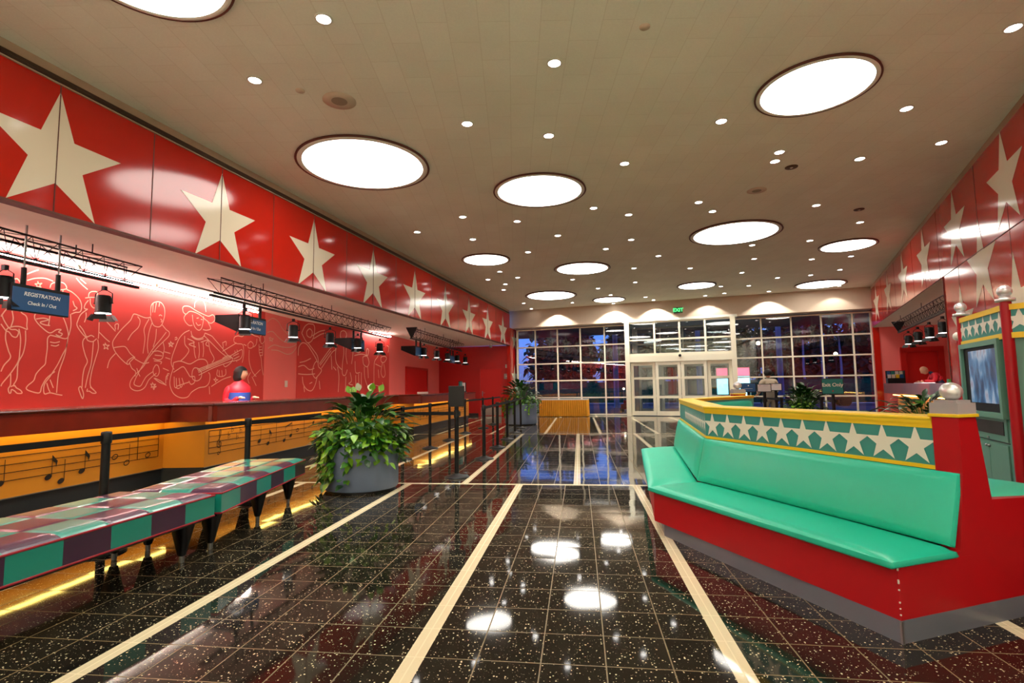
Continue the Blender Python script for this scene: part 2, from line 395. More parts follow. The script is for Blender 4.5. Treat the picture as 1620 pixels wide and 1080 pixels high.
# murals: painted panels with chalk line figures
def plane_px(P, Q, pts, sc, ox, oy, off):
    n = (Q-P).normalized(); nn = Vector((n.y, -n.x, 0)); out = []
    for x, y in pts:
        out.append(pv(ox+x/sc, oy+y/sc, P, Q)+nn*off)
    return out, nn
MUR1 = [ # traced in a 3.857x enlargement of the first wall
 # dancer one
 [(0,465),(35,420),(80,405),(110,400),(150,410),(215,425),(245,415)], [(110,400),(125,440),(150,458),(160,480),(158,520),(162,545)], [(5,450),(20,490),(55,540),(90,545),(108,560),(95,590),(70,585),(50,560),(30,550),(0,510)],
 [(68,430),(75,480),(60,530)], [(160,545),(120,528),(90,525),(60,530),(35,545),(28,600),(45,670),(58,715),(20,760),(0,800)], [(110,540),(120,600),(115,680),(105,740),(60,810),(10,870),(0,890)], [(150,550),(150,620),(135,690),(105,750),(98,840),(78,880),(82,890)],
 [(60,815),(58,880),(45,905),(50,930),(60,930),(65,910),(85,920),(100,933),(128,932),(120,915),(95,900),(82,885),(60,893)], [(75,240),(100,235),(118,260),(120,290)],
 # dancer two
 [(300,290),(310,265),(345,255),(385,262),(402,290),(385,300),(330,302)], [(312,300),(322,330),(345,350),(368,340),(380,305)], [(260,415),(225,430),(205,465),(220,500),(260,540),(300,565),(340,545),(368,545),(352,560),(375,570),(360,585),(335,575)], [(215,480),(260,475),(290,485),(240,500),(265,515),(300,520)],
 [(300,420),(298,470),(290,520)], [(345,415),(375,460),(400,520),(412,580),(395,600),(350,590),(300,578)], [(402,300),(440,320),(480,360),(493,400),(485,435),(455,440),(430,450)], [(425,450),(428,520),(415,580)], [(440,370),(450,400),(465,415),(440,430)],
 [(300,580),(285,600),(283,660),(275,720),(270,755),(245,780),(215,815),(200,855),(165,885),(155,905),(180,920),(235,930),(250,890),(280,840),(330,800)], [(410,590),(400,650),(375,700),(345,760),(300,830),(265,880),(265,935),(300,930),(345,940),(375,945)], [(405,620),(390,700),(355,800),(345,870),(340,930)], [(300,620),(330,625),(360,618)], [(305,640),(335,645),(355,636)], [(280,870),(290,905),(300,925)], [(300,850),(320,900)],
 # dancer three
 [(535,345),(540,322),(560,312),(590,318),(582,350)], [(515,352),(550,348),(600,350)], [(545,355),(548,390),(565,412),(580,405),(582,370)], [(535,365),(515,390),(510,415),(530,420)], [(530,420),(490,450),(470,490),(465,520),(490,560),(520,590),(550,580),(570,590)], [(480,520),(500,545),(520,585),(530,610),(560,618),(585,600)], [(520,440),(520,470),(510,500)], [(600,500),(598,560),(595,600)],
 [(530,585),(505,605),(500,640),(515,700),(528,740),(510,780),(500,830),(495,900)], [(565,615),(560,680),(550,760),(530,830),(515,900)], [(592,605),(595,660),(575,730),(555,800),(545,880),(570,915)], [(485,890),(475,905),(490,950),(500,965),(505,940),(495,905),(485,890)], [(530,905),(525,920),(540,920),(560,932),(582,930),(565,912),(545,895)],
 # saxophone player
 [(915,460),(918,400),(940,378),(975,378),(998,410),(1000,460),(985,510),(965,528),(935,520),(920,490),(912,465)], [(930,385),(928,440)], [(950,380),(940,440)], [(970,380),(965,405)], [(965,460),(975,455),(985,462)], [(975,480),(985,490),(978,500)], [(915,470),(880,472),(820,450),(805,460),(790,490),(740,540),(700,590),(682,632),(705,690),(770,755),(790,740),(815,715)], [(690,655),(720,650),(760,650),(790,690),(820,715)], [(835,465),(850,490),(840,530),(800,570),(775,610)], [(905,480),(875,540),(880,600),(868,690)], [(925,500),(905,560),(895,640),(900,690)], [(950,540),(945,600),(930,650)], [(770,755),(775,735),(810,712),(822,725),(870,750),(905,745)],
 [(785,745),(800,780),(822,800),(820,830)], [(830,780),(840,810),(850,830)], [(985,515),(1010,545),(1028,560),(1025,585),(990,620),(950,660),(900,720),(870,770),(820,820),(792,860),(790,895),(815,915),(850,915),(880,895),(905,850),(950,810)], [(1010,560),(980,600),(930,660),(880,740),(845,800),(820,850),(815,880),(850,890),(870,860),(890,830),(930,800)], [(945,760),(930,790),(935,820),(955,828),(968,800),(960,765),(945,760)], [(925,680),(960,675),(990,690),(985,720),(960,730),(930,720)], [(940,700),(985,705)], [(935,735),(980,740),(975,755)], [(990,620),(998,660),(990,700)], [(650,780),(665,730),(700,690)],
 # notes, small stars, sparkle lines
 [(636,625),(645,640),(662,640),(650,650),(655,665),(642,656),(630,662),(634,648),(625,636),(640,636),(636,625)], [(1035,615),(1042,628),(1055,628),(1045,637),(1048,650),(1038,642),(1028,648),(1032,636),(1024,628),(1036,627),(1035,615)], [(925,865),(932,878),(946,878),(936,887),(940,900),(928,892),(918,898),(921,885),(914,877),(926,877),(925,865)],
 [(225,250),(232,265),(250,262),(238,275),(246,290),(230,282),(216,292),(220,276),(208,266),(225,264),(225,250)], [(700,545),(698,515),(718,512),(715,545)], [(1015,850),(1018,815),(1030,815)], [(600,560),(640,600),(665,620)], [(640,490),(700,555)], [(940,840),(980,860),(1010,885)], [(460,230),(490,265),(530,300)], [(485,235),(520,265)], [(150,210),(200,190),(230,180)], [(160,245),(210,232),(270,232),(320,250)], [(1000,680),(1035,690)], [(1005,715),(1035,725)], [(990,780),(1025,795)],
]
MUR2 = [ # 4.5x enlargement, origin 240,420: guitarist with a hat and the singer behind
 [(215,300),(230,288),(265,292),(310,320),(360,345),(400,360),(430,350),(445,370),(440,395),(415,410),(385,390),(330,345),(270,325),(240,345),(220,330),(215,300)], [(300,300),(305,262),(335,240),(370,262),(382,330)], [(240,345),(225,370),(235,400),(260,425),(285,425)], [(285,350),(290,400),(305,440),(330,460),(350,445),(362,400),(365,360)], [(310,405),(325,425),(345,420)], [(315,375),(330,372)], [(345,382),(358,385)], [(390,390),(405,420),(415,450),(385,460),(360,455)],
 [(265,460),(225,480),(190,520),(165,580),(140,650),(135,700),(155,740)], [(275,465),(285,500),(320,520),(360,510),(375,480)], [(275,500),(300,520),(330,528),(365,520)], [(375,480),(420,500),(440,520),(500,590),(540,640),(575,660)], [(370,500),(425,555),(480,610),(530,650)], [(230,500),(232,560),(260,600),(240,640),(200,680)], [(250,520),(300,545),(260,560),(310,580)], [(295,540),(300,620),(310,660)], [(330,545),(335,610),(330,660)], [(360,545),(365,600),(360,650)], [(400,530),(410,600),(440,660),(425,690)], [(345,545),(395,530),(380,560),(400,575)],
 [(150,690),(200,680),(260,700),(290,690),(330,668),(375,670),(395,700),(385,730),(420,720)], [(150,690),(145,740),(130,790),(125,850),(150,910),(200,940),(250,935),(280,900),(330,870),(380,860),(405,830),(410,780),(400,760)], [(285,750),(300,728),(330,735),(350,765),(345,800),(320,820),(290,810),(282,780),(285,750)], [(320,740),(420,700),(560,640)], [(330,780),(440,725),(565,680)], [(325,750),(560,650)], [(328,760),(562,660)], [(560,640),(620,605),(640,600),(640,640),(620,668),(570,680)], [(575,645),(615,625)], [(580,665),(620,645)], [(590,620),(588,605)], [(605,612),(603,598)], [(600,672),(602,685)], [(150,760),(180,740),(220,720),(250,760),(270,790),(300,790),(300,830),(275,845),(260,820)], [(155,790),(158,860),(175,870)], [(170,800),(175,870),(195,870)], [(190,800),(200,865),(215,850)], [(210,800),(225,850)], [(500,660),(540,640),(570,660),(560,690),(520,720),(505,700)], [(465,740),(460,780),(490,790),(522,775),(522,735)], [(475,745),(478,785)], [(495,745),(498,785)], [(170,860),(225,840),(260,830)],
 [(580,540),(600,555),(640,560),(650,590),(650,640),(640,690)], [(580,535),(585,510),(610,500),(640,505),(660,490),(700,485),(730,500),(760,510),(765,540)], [(680,560),(700,540),(720,560),(710,585),(685,585),(680,560)], [(650,560),(670,570)], [(690,600),(690,680),(710,750),(740,790)], [(720,580),(740,560),(745,520)], [(770,500),(790,495),(800,530),(785,555),(772,545),(770,500)], [(760,560),(762,620),(775,660),(780,720),(790,780)], [(790,560),(785,640)], [(700,760),(680,800),(690,840)], [(710,790),(740,855)], [(640,720),(650,760)], [(770,740),(750,760),(720,790)], [(762,580),(780,578)], [(762,600),(782,598)], [(763,620),(783,618)], [(765,640),(785,638)],
 [(500,610),(600,550)], [(420,860),(500,810),(560,790)], [(10,800),(50,830),(100,850)], [(405,860),(408,915)], [(450,795),(455,810),(468,812),(456,818),(450,830),(446,816),(436,810),(448,808),(450,795)], [(10,845),(16,858),(28,860),(16,868),(10,882),(4,866),(0,858)], [(500,545),(505,580),(500,590)], [(505,548),(525,540),(525,570)], [(130,540),(138,552),(152,554),(140,562),(138,576),(130,564),(118,560),(128,552),(130,540)], [(95,840),(98,790),(115,780)], [(160,515),(172,510),(175,522),(160,528)],
]
MUR3 = [ # 4.5x enlargement, origin 460,420: bass player and band
 [(75,480),(100,430),(140,410),(165,430),(165,480),(150,530),(120,550),(100,530),(75,480)], [(110,470),(130,450),(150,470),(140,510),(115,500),(110,470)], [(150,500),(200,470),(240,460)], [(160,520),(210,490),(245,480)], [(50,640),(55,580),(80,550),(110,560),(140,600),(170,650),(185,680)], [(120,550),(150,590),(185,640),(195,690)], [(60,690),(100,680),(140,660)], [(50,720),(90,710),(130,740),(165,730)], [(50,770),(110,775),(170,770)], [(180,680),(165,700),(150,760),(170,800),(185,790),(210,760),(215,740),(195,720),(190,690),(180,680)], [(80,790),(85,840),(110,880),(145,890),(170,850),(185,790)], [(200,700),(280,590),(310,580),(315,600),(290,620),(215,730)], [(205,710),(285,605)], [(130,840),(150,830)], [(90,860),(95,900)], [(200,820),(205,880)],
 [(350,500),(355,470),(380,465),(395,490),(385,520),(360,530),(350,500)], [(350,540),(325,570),(315,640),(325,700),(360,740)], [(400,530),(430,560),(440,620),(430,700)], [(370,550),(375,620),(365,700),(365,770),(385,780),(400,740)], [(395,560),(390,640),(400,700)], [(440,600),(480,620),(500,600)], [(450,640),(500,630),(540,640)], [(330,720),(340,790),(335,900)], [(390,790),(385,900)], [(420,760),(430,820),(410,840),(440,850)], [(455,680),(460,760),(490,760)], [(460,780),(460,860)], [(480,770),(482,880)], [(500,760),(500,860)], [(540,590),(552,600),(545,640),(535,625),(540,590)], [(510,650),(540,645),(555,690),(540,720),(515,700),(510,650)], [(520,720),(525,800),(545,860)], [(545,720),(550,800)], [(600,580),(620,590),(620,640),(595,680),(590,740),(590,850)], [(640,650),(665,645),(680,660),(660,690),(640,680),(640,650)], [(650,690),(640,760),(655,795),(670,770),(660,700)], [(600,700),(640,720)], [(680,570),(695,580),(690,620)], [(620,740),(625,800)], [(600,850),(630,860)], [(650,830),(660,880)], [(285,640),(290,740)], [(300,720),(320,745)],
]
MURP = [ # 4.5x, origin 240,420: sweeping lines on the pink pier
 [(822,400),(860,375),(900,400),(930,450),(980,500),(1030,530)], [(822,475),(860,470),(900,510),(950,545),(1030,550)], [(825,590),(870,565),(930,580),(990,580),(1030,560)], [(850,600),(900,605),(960,630),(1000,620),(1030,580)], [(845,510),(852,520),(866,520),(856,528),(858,540),(848,532),(838,536),(842,524),(834,516),(845,510)],
]
def mural(P, Q, s0, s1, sets, label, base='mural_red'):
    m = MB(); d = (Q-P).normalized(); n = Vector((d.y, -d.x, 0)); a, b = P+d*s0, P+d*s1
    m.box((a+b)/2+n*.006+UP*2.05, ((b-a).length, .012, 2.36), base, X=d)
    for lines, sc, ox, oy, w in sets:
        for ln in lines:
            pts, nn = plane_px(P, Q, smooth_line(ln, 5), sc, ox, oy, .0)
            pts = [p+n*.0145 for p in pts if s0 < (p-P).dot(d) < s1 and .9 < p.z < 3.2]
            if len(pts) > 1: m.ribbon(pts, w, 'chalk_line', n)
    o = m.build('mural', loc=a); tag(o, label, 'mural'); return o
P, Q = AL[0], AL[1]; yy = lambda y: y-YB
mural(P, Q, yy(-3), yy(12.12), [(MUR1, 3.857, 0, 380, .0155), (MUR2, 4.5, 240, 420, .017)], 'red wall mural of dancers, saxophone player and guitarist with a hat in chalk lines')
mural(AL[2], AL[3], .02, (AL[3]-AL[2]).length-.02, [(MUR3, 4.5, 460, 420, .026)], 'red wall mural of a bass player and band, beyond the pink pier')
m = MB(); P, Q = AL[1], AL[2]; d = (Q-P).normalized(); n = Vector((d.y, -d.x, 0))
for ln in MURP:
    pts, _ = plane_px(P, Q, smooth_line(ln, 5), 4.5, 240, 420, .006); m.ribbon(pts, .02, 'chalk_line', n)
o = m.build('wave_drawing', loc=P); tag(o, 'chalk drawing of waving music lines on the pink pier', 'mural')
# linear wall washers above the first mural and the second
def washer(P, Q, lab, power):
    d = (Q-P).normalized(); n = Vector((d.y, -d.x, 0)); c = (P+Q)/2+n*.14; Ln = (Q-P).length
    r = thing('wall_washer', c+UP*(SZ-.03), lab, 'light', 'linear wall washers over the murals')
    for k in range(int(Ln/1.4)+1): m = MB(); m.box(c+d*(-Ln/2+.1+k*(Ln-.2)/max(1, int(Ln/1.4)))+UP*(SZ-.035), (.05, .05, .07), 'soffit_white', X=d); m.build('bracket', r)
    m = MB(); m.tube([c-d*Ln/2+UP*(SZ-.085), c+d*Ln/2+UP*(SZ-.085)], .02, 'cove_white', 8); m.build('lamp', r)
washer(V2((-7.66, -2)), V2((-7.66, 11.6)), 'long white light strip along the top of the dancers mural', 1)
washer(AL[2]+(AL[3]-AL[2])*.68, AL[2]+(AL[3]-AL[2])*.97, 'short white light strip at the top of the band mural', 1)
# doors in the alcove (structure)
def red_door(nm, P, Q, pa, pb, ztop, plate, handle):
    d = (Q-P).normalized(); n = Vector((d.y, -d.x, 0)); a, b = pv(*pa, P, Q), pv(*pb, P, Q); a.z = b.z = 0; w = (b-a).length; c = (a+b)/2
    m = MB(); m.box(c+n*.02+UP*ztop/2, (w-.16, .03, ztop), 'door_red', X=d); o = struct(m, nm)
    f = MB()
    for q in (a+d*.05, b-d*.05): f.box(q+n*.03+UP*(ztop/2+.03), (.09, .07, ztop+.06), 'frame_red', X=d)
    f.box(c+n*.03+UP*(ztop+.04), (w, .07, .09), 'frame_red', X=d); x = f.build('door_frame', o); x['kind'] = 'structure'
    if plate: q = MB(); q.box(c+n*.04+UP*.2, (w-.24, .008, .36), 'steel_plate', X=d); y = q.build('kick_plate', o)
    if handle:
        q = MB(); h = a+d*.2+n*.05; q.box(h+UP*1.02, (.05, .012, .24), 'steel', X=d); q.bar(h+n*.05+UP*1.06, h+n*.05+d*.13+UP*1.06, .02, .02, 'steel'); q.bar(h+UP*1.06, h+n*.05+UP*1.06, .02, .02, 'steel'); q.build('door_handle', o)
    return o
red_door('door_1', AL[3], AL[4], (641, 600), (675, 600), 2.08, False, False)
red_door('door_2', AL[4], AL[5], (757, 600), (797, 600), 2.18, True, True)
m = MB(); m.prism([V2((-6.6, 24.6)), V2((-6.6, 24.56)), V2((-3.14, 24.22)), V2((-3.12, 24.25))], 0, .12, 'kick_dark'); struct(m, 'baseboard_end')
# far wall: bulkhead, windows, portal
m = MB(); m.prism([Fp(-1.2), Fp(14.4), Fp(14.4, 0, .75), Fp(-1.2, 0, .75)], BZ, CZ+.02, 'beam_cream'); struct(m, 'wall_far')
def grid_window(nm, s0, s1, xs, zs, off=.6, th=.055, dp=.09, top=4.0):
    m = MB()
    for k, s in enumerate(xs):
        m.box(Fp(s, top/2, off), (th if 0 < k < len(xs)-1 else th*1.5, dp, top), 'white_frame', X=dF)
    for z in zs: m.box(Fp((s0+s1)/2, z, off-.003), (s1-s0, dp*.9, th), 'white_frame', X=dF)
    o = struct(m, nm)
    g = MB(); g.quad(Fp(s0, .02, off), Fp(s1, .02, off), Fp(s1, top+.04, off), Fp(s0, top+.04, off), 'glass'); x = g.build('window_glass', o); x['kind'] = 'structure'
ZS = [.04, .79, 1.57, 2.36, 3.15, 3.98]
grid_window('window_1', -.35, 4.95, [-.3, .6, 1.68, 2.76, 3.87, 4.86], ZS)
grid_window('window_2', 9.2, 14.3, [9.28, 10.28, 11.37, 12.43, 13.48, 14.1], ZS)
# entrance portal: posts, header, transom grid and four sliding leaves, twice (inner and outer side of the vestibule)
def portal(nm, off, glassy=True):
    m = MB()
    for s in (4.96, 9.2): m.box(Fp(s, BZ/2-.01, off), (.19, .22, BZ-.02), 'white_frame', X=dF)
    m.box(Fp(7.08, 2.42, off), (4.1, .2, .26), 'white_frame', X=dF); m.box(Fp(7.08, 3.99, off), (4.1, .12, .08), 'white_frame', X=dF)
    m.box(Fp(7.08, 3.23, off), (4.1, .09, .07), 'white_frame', X=dF); m.box(Fp(7.08, 2.6, off), (4.1, .14, .1), 'white_frame', X=dF)
    for s in (6.11, 7.13, 8.14): m.box(Fp(s, 3.25, off), (.075, .1, 1.4), 'white_frame', X=dF)
    o = struct(m, nm)
    g = MB(); g.quad(Fp(5.05, 2.5, off), Fp(9.1, 2.5, off), Fp(9.1, 4, off), Fp(5.05, 4, off), 'glass'); x = g.build('transom_glass', o); x['kind'] = 'structure'
    for k, (u, v) in enumerate(((5.07, 6.09), (6.11, 7.12), (7.14, 8.15), (8.17, 9.1))):
        l = MB(); z0, z1 = .03, 2.28; oo = off+(.04 if k in (0, 3) else -.04); w = .12
        for s in (u+w/2, v-w/2): l.box(Fp(s, (z0+z1)/2, oo), (w, .06, z1-z0), 'white_frame', X=dF)
        for z, h in ((z0+.09, .18), (.8, .1), (1.6, .1), (z1-.07, .14)): l.box(Fp((u+v)/2, z, oo), (v-u-w, .05, h), 'white_frame', X=dF)
        x = l.build('door_leaf', o); x['kind'] = 'structure'
        gg = MB(); gg.quad(Fp(u+w, .1, oo), Fp(v-w, .1, oo), Fp(v-w, 2.2, oo), Fp(u+w, 2.2, oo), 'glass'); y = gg.build('door_glass', x); y['kind'] = 'structure'
    return o
portal('door_3', 0.05); portal('door_4', 2.6)
m = MB()     # vestibule side frames and lid
for s in (4.96, 9.2):
    for z in (.8, 1.6, 2.42, 3.23, 3.99): m.box(Fp(s, z, 1.35), (.07, 2.4, .07), 'white_frame', X=dF)
    for o_ in (.9, 1.75): m.box(Fp(s, 2, o_), (.07, .07, 4), 'white_frame', X=dF)
m.box(Fp(7.08, 4.07, 1.4), (4.6, 2.9, .1), 'soffit_white', X=dF)
struct(m, 'trim_3')
m = MB(); m.box(Fp(7.08, .004, 1.3), (4., 2.3, .008), 'kick_dark', X=dF); struct(m, 'trim_4')
# right wall: near wall full height, band over the alcove, stars
m = MB(); sR0 = (YB-R0.y)/dR.y; sa, sb = 2.66, 13.35
m.prism([Rp(sR0), Rp(sR0, 0, -.2), Rp(sa, 0, -.2), Rp(sa)], 0, 4.74, 'band_red')
m.prism([Rp(sa), Rp(sa, 0, -.2), Rp(sb+.7, 0, -.2), Rp(sb+.7)], 3.35, 4.74, 'band_red')
m.prism([Rp(sb), Rp(sb, 0, -.2), Rp(sb+.72, 0, -.2), Rp(sb+.72)], 0, 3.35, 'band_red')
e = nR*.004
for k in range(-2, 6): star(m, Rp(-.98+2.57*k, 4.03), dR, UP, .74, 'star_cream', e)
star(m, Rp(.3, 3.1), dR, UP, .76, 'star_cream', e)
for k in (-1, 0, 1): star(m, Rp(-1.03+2.62*k, 2.28), dR, UP, .76 if k < 1 else .74, 'star_cream', e*.9)
star(m, Rp(-2.3, 3.1), dR, UP, .76, 'star_cream', e)
for k in range(-6, 11):
    s = .3+1.29*k; z0 = 0 if s < sa else 3.35
    m.box(Rp(s, (z0+4.74)/2), (.008, .006, 4.74-z0), 'seam_dark', X=dR)
m.box(Rp((sR0+sb)/2, 3.352), (sb-sR0, .014, .012), 'seam_dark', X=dR)
m.box(Rp(sa+.01, 1.68), (.03, .03, 3.35), 'seam_dark', X=dR)
struct(m, 'wall_right')
m = MB(); m.prism([Rp(sR0, 0, -.01), Rp(sR0, 0, -.25), Rp(sb+.7, 0, -.25), Rp(sb+.7, 0, -.01)], 4.74, CZ, 'beige_trim'); struct(m, 'trim_5')
# right alcove
E0 = Rp(sb, 0); E1 = E0+dF*5.2; K0 = Rp(sa, 0, -.05); K1 = K0+Vector((4.2, -.8, 0))
m = MB(); m.poly([tuple(Rp(sa, 3.342, -.004)), tuple(Rp(sb, 3.342, -.004)), tuple(E1+UP*3.342), tuple(K1+UP*3.342)], 'soffit_white'); struct(m, 'trim_6')
m = MB(); m.quad(E0, E1, E1+UP*3.35, E0+UP*3.35, 'wall_pink'); m.quad(E1, K1, K1+UP*3.35, E1+UP*3.35, 'wall_pink'); m.quad(K1, K0, K0+UP*3.35, K1+UP*3.35, 'wall_pink'); struct(m, 'wall_alcove_right')
P, Q = E0, E1; a, b = pv(1427, 600, P, Q), pv(1495, 600, P, Q); a.z = b.z = 0; n = -nF
zt = pv(1460, 553, P, Q).z
m = MB(); m.box((a+b)/2+n*.01+UP*zt/2, ((b-a).length-.3, .02, zt), 'door_red', X=dF)
fr = struct(m, 'door_5'); f = MB()
for q in (a+dF*.08, b-dF*.08): f.box(q+n*.05+UP*zt/2, (.18, .1, zt), 'frame_red', X=dF)
f.box((a+b)/2+n*.05+UP*(zt+.02), ((b-a).length+.02, .1, .18), 'frame_red', X=dF); x = f.build('door_frame', fr); x['kind'] = 'structure'
# pale wall behind the camera (closes the hall); pale rear sides added to bounce light
m = MB(); m.quad((-13, YB, 0), (22, YB, 0), (22, YB, CZ), (-13, YB, CZ), 'pale_wall'); struct(m, 'wall_back')
m = MB(); m.poly([(-13, YB-.5, .003), (9, YB-.5, .003), (9, .9, .003), (-13, .9, .003)], 'bounce_floor'); struct(m, 'floor_bounce_rear')  # unseen pale sheet added to bounce light onto the near ceiling
m = MB(); m.poly([(-7.66, .9, .003), (-6.6, .9, .003), (-6.5, 8., .003), (-5.95, 8.4, .003), (-5.9, 14.9, .003), (-5.2, 15.6, .003), (-4.9, 20.8, .003), (-6.6, 20.8, .003), (-6.7, 18.2, .003), (-7.68, 13.7, .003), (-7.66, 12.1, .003)], 'bounce_floor'); struct(m, 'floor_bounce_left')  # pale sheet added behind the counters to bounce light onto the soffit
m = MB(); q = [Rp(sa+.5, .003, -1.6), Rp(sb-.3, .003, -1.6), E1+UP*.003, K1+UP*.003]; m.poly([tuple(v) for v in q], 'bounce_floor'); struct(m, 'floor_bounce_right')  # pale sheet added in the right alcove, lifts its soffit by bounce
m = MB(); a, b = Lp(sB, 0, .03), Lp((.7-L0.y)/dL.y, 0, .03); m.quad(a, b, b+UP*4.7, a+UP*4.7, 'pale_wall'); struct(m, 'wall_bounce_left')  # unseen pale facing over the red band, added as a light reflector
m = MB(); a, b = Rp(sR0, 0, .03), Rp((2.5-R0.y)/dR.y, 0, .03); m.quad(b, a, a+UP*4.7, b+UP*4.7, 'pale_wall'); struct(m, 'wall_bounce_right')  # right-hand reflector facing, likewise added out of view
# dark canopy over the pavement outside
m = MB(); m.prism([Fp(-8, 0, .8), Fp(24, 0, .8), Fp(24, 0, 8.5), Fp(-8, 0, 8.5)], 4.35, 4.7, 'canopy_paint'); struct(m, 'trim_7')
# ================================================================ CEILING FIXTURES
def disc(x, y, R, lab):
    r = thing('ceiling_light', (x, y, CZ), lab, 'light', 'round ceiling lights')
    m = MB(); m.lathe([(R*.985, -.004), (R*1.0, -.004), (R*1.01, -.03), (R*.99, -.034), (R*.975, -.03)], 'seam_dark', (x, y, CZ), 72); m.build('shadow_gap', r)
    m = MB(); m.lathe([(R*.985, -.002), (R*.985, -.03), (R*.905, -.034), (R*.9, -.01)], 'pale_wall', (x, y, CZ), 72); m.build('rim', r)
    m = MB(); m.lathe([(R*.905, -.022), (R*.905, -.03), (.001, -.045)], 'disc_white', (x, y, CZ), 72); m.build('diffuser', r)
DISCS = [(-3.31, 7.79, 1.02, 'large round glowing ceiling light nearest the left star band'), (-.63, 9.36, .835, 'round glowing ceiling light in the middle, next to the largest left one'),
 (2.92, 6.52, .67, 'bright round ceiling light with dark rim nearest the right star wall'), (3.74, 12.81, 1.02, 'wide flat round ceiling light in the middle of the hall, right half'),
 (7.01, 14.47, .67, 'round ceiling light close to the right star band, midway back'), (-2.49, 14.28, .67, 'round ceiling light close to the left star band, midway back'),
 (.18, 15.89, .835, 'round ceiling light midway back between two aisles of downlights'), (-1.01, 20.47, 1.0, 'round ceiling light near the far wall, over the skirted table'),
 (1.31, 21.94, .67, 'small narrow round ceiling light closest to the far bulkhead'), (4.27, 19.45, .67, 'round ceiling light in front of the exit sign'),
 (8.73, 20.1, .835, 'warm round ceiling light in the far right corner'), (-3.51, 3.71, .67, 'round ceiling light cut off by the top left edge')]
for q in DISCS: disc(*q)
for i, (x, y) in enumerate(((.6, -1.6), (-3.8, -1.2), (3., 1.5), (-2.4, -4.6), (2.6, -4.4), (-4.6, -8), (.2, -7.8), (3.8, -8.2), (-2.2, -11.4), (2., -11.4))): disc(x, y, 1.02, 'added round ceiling light behind the camera, unseen, brightening the hall ceiling')  # unseen lamps added to raise the ceiling brightness
DOWN = [(512,29),(877,99),(403,126),(739,195),(868,214),(1141,191),(988,258),(1434,171),(1603,43),(1489,225),(1233,240),(1226,254.5),(1360,250.5),(1105.3,319.3),(1127.3,333.7),(1291.3,324.2),(939,328.5),(994.5,339),(732,342.5),(818,349.5),(1360.6,351),(660,366.5),(748,378),(882.5,372),(998.4,378.6),(1281,380.1),(835.2,398.3),(958.3,393.2),(1041.5,404.3),(1190,387.2),(1193,408.9),(1346.2,404.8),(1284.3,409.5),(1002.9,423.8),(1091.7,423.8),(1173.5,430.9),(1328.6,426.3),(1282.4,434.7),(1230,439),(906,441.7),(790.6,429.3),(772,441.7),(819,438.5),(799.5,449),(796.7,458),(1004.8,446.1),(946.1,455.8),(1184.6,451.5),(1140.3,452.6),(1327.2,451.8),(1216.4,460.5),(1145.8,463.5),(1115.6,467.3),(1021.1,469.5),(1033.9,474.1),(966,466.2),(970.3,479.8),(828.4,479.3),(840.6,488),(905.3,478.3)]
m = MB(); m.lathe([(.085, -.002), (.085, -.012), (.068, -.014), (.066, -.004)], 'plastic_white', n=24)
proto = thing('downlight', (0, 0, 0), 'small round recessed downlight among the others in the tiled ceiling', 'light', 'small downlights in the ceiling'); m.build('trim_ring', proto)
m = MB(); m.lathe([(.067, -.009), (.001, -.010)], 'down_white', n=24); m.build('lamp', proto)
for i, (x, y) in enumerate(DOWN):
    p = pz(x, y, CZ); o = proto if i == 0 else dup(proto); o.location = (p.x, p.y, CZ)
    if i < 9 or i % 4 == 0:
        ld = bpy.data.lights.new('downlight_beam', 'SPOT'); ld.energy = 150; ld.spot_size = 1.5; ld.spot_blend = .7; ld.color = (1, .95, .87); ld.shadow_soft_size = .06
        lo = bpy.data.objects.new('downlight_beam', ld); COL.objects.link(lo); lo.location = (p.x, p.y, CZ-.03)
for x, y, r, lab in ((537, 159, .2, 'beige round speaker grille in the ceiling above the left star band'), (1197, 301, .17, 'grey round speaker grille in the ceiling, right half')):
    p = pz(x, y, CZ); t = thing('ceiling_speaker', p, lab, 'speaker')
    m = MB(); m.lathe([(r, -.001), (r, -.008), (r*.5, -.012)], 'beam_cream', p, 32); m.build('plate', t)
    m = MB(); m.lathe([(r*.48, -.013), (.001, -.015)], 'speaker_taupe', p, 24); m.build('grille', t)
for i, (x, y) in enumerate(((1252, 264), (1359, 331))):
    p = pz(x, y, CZ); t = thing('air_valve', p, ['small round ceiling valve beside the pair of downlights', 'tiny round ceiling valve near the right star band'][i], 'vent')
    m = MB(); m.lathe([(.1, -.001), (.095, -.012), (.05, -.016)], 'grille_brown', p, 20); m.build('ring', t)
    m = MB(); m.lathe([(.03, -.014), (.001, -.03)], 'plastic_white', p, 12); m.build('plug', t)
for i, (x, y) in enumerate(((475, 143), (1020, 42))):
    p = pz(x, y, CZ); m = MB(); m.lathe([(.055, -.001), (.052, -.01), (.001, -.012)], 'beam_cream', p, 20)
    tag(m.build('sprinkler_cover', loc=p), ['flat round sprinkler cover beside the left speaker grille', 'flat round sprinkler cover near the top edge of the ceiling'][i], 'sprinkler cover')
# wall-wash spots in front of the bulkhead
for i, x in enumerate((882, 972, 1038, 1120, 1215, 1320)):
    q = pv(x, 505, A0, B0); s = (q-A0).dot(dF); p = Fp(s, CZ-.03, -.45)
    ld = bpy.data.lights.new('wall_wash_beam', 'SPOT'); ld.energy = [200, 330, 240, 95, 180, 45][i]; ld.spot_size = 2.03; ld.spot_blend = .25; ld.color = (1, .95, .86); ld.shadow_soft_size = .04
    lo = bpy.data.objects.new('wall_wash_beam', ld); COL.objects.link(lo); lo.location = p
    tgt = Fp(s, BZ-1.3, -.45); lo.rotation_euler = (tgt-p).to_track_quat('-Z', 'Y').to_euler()
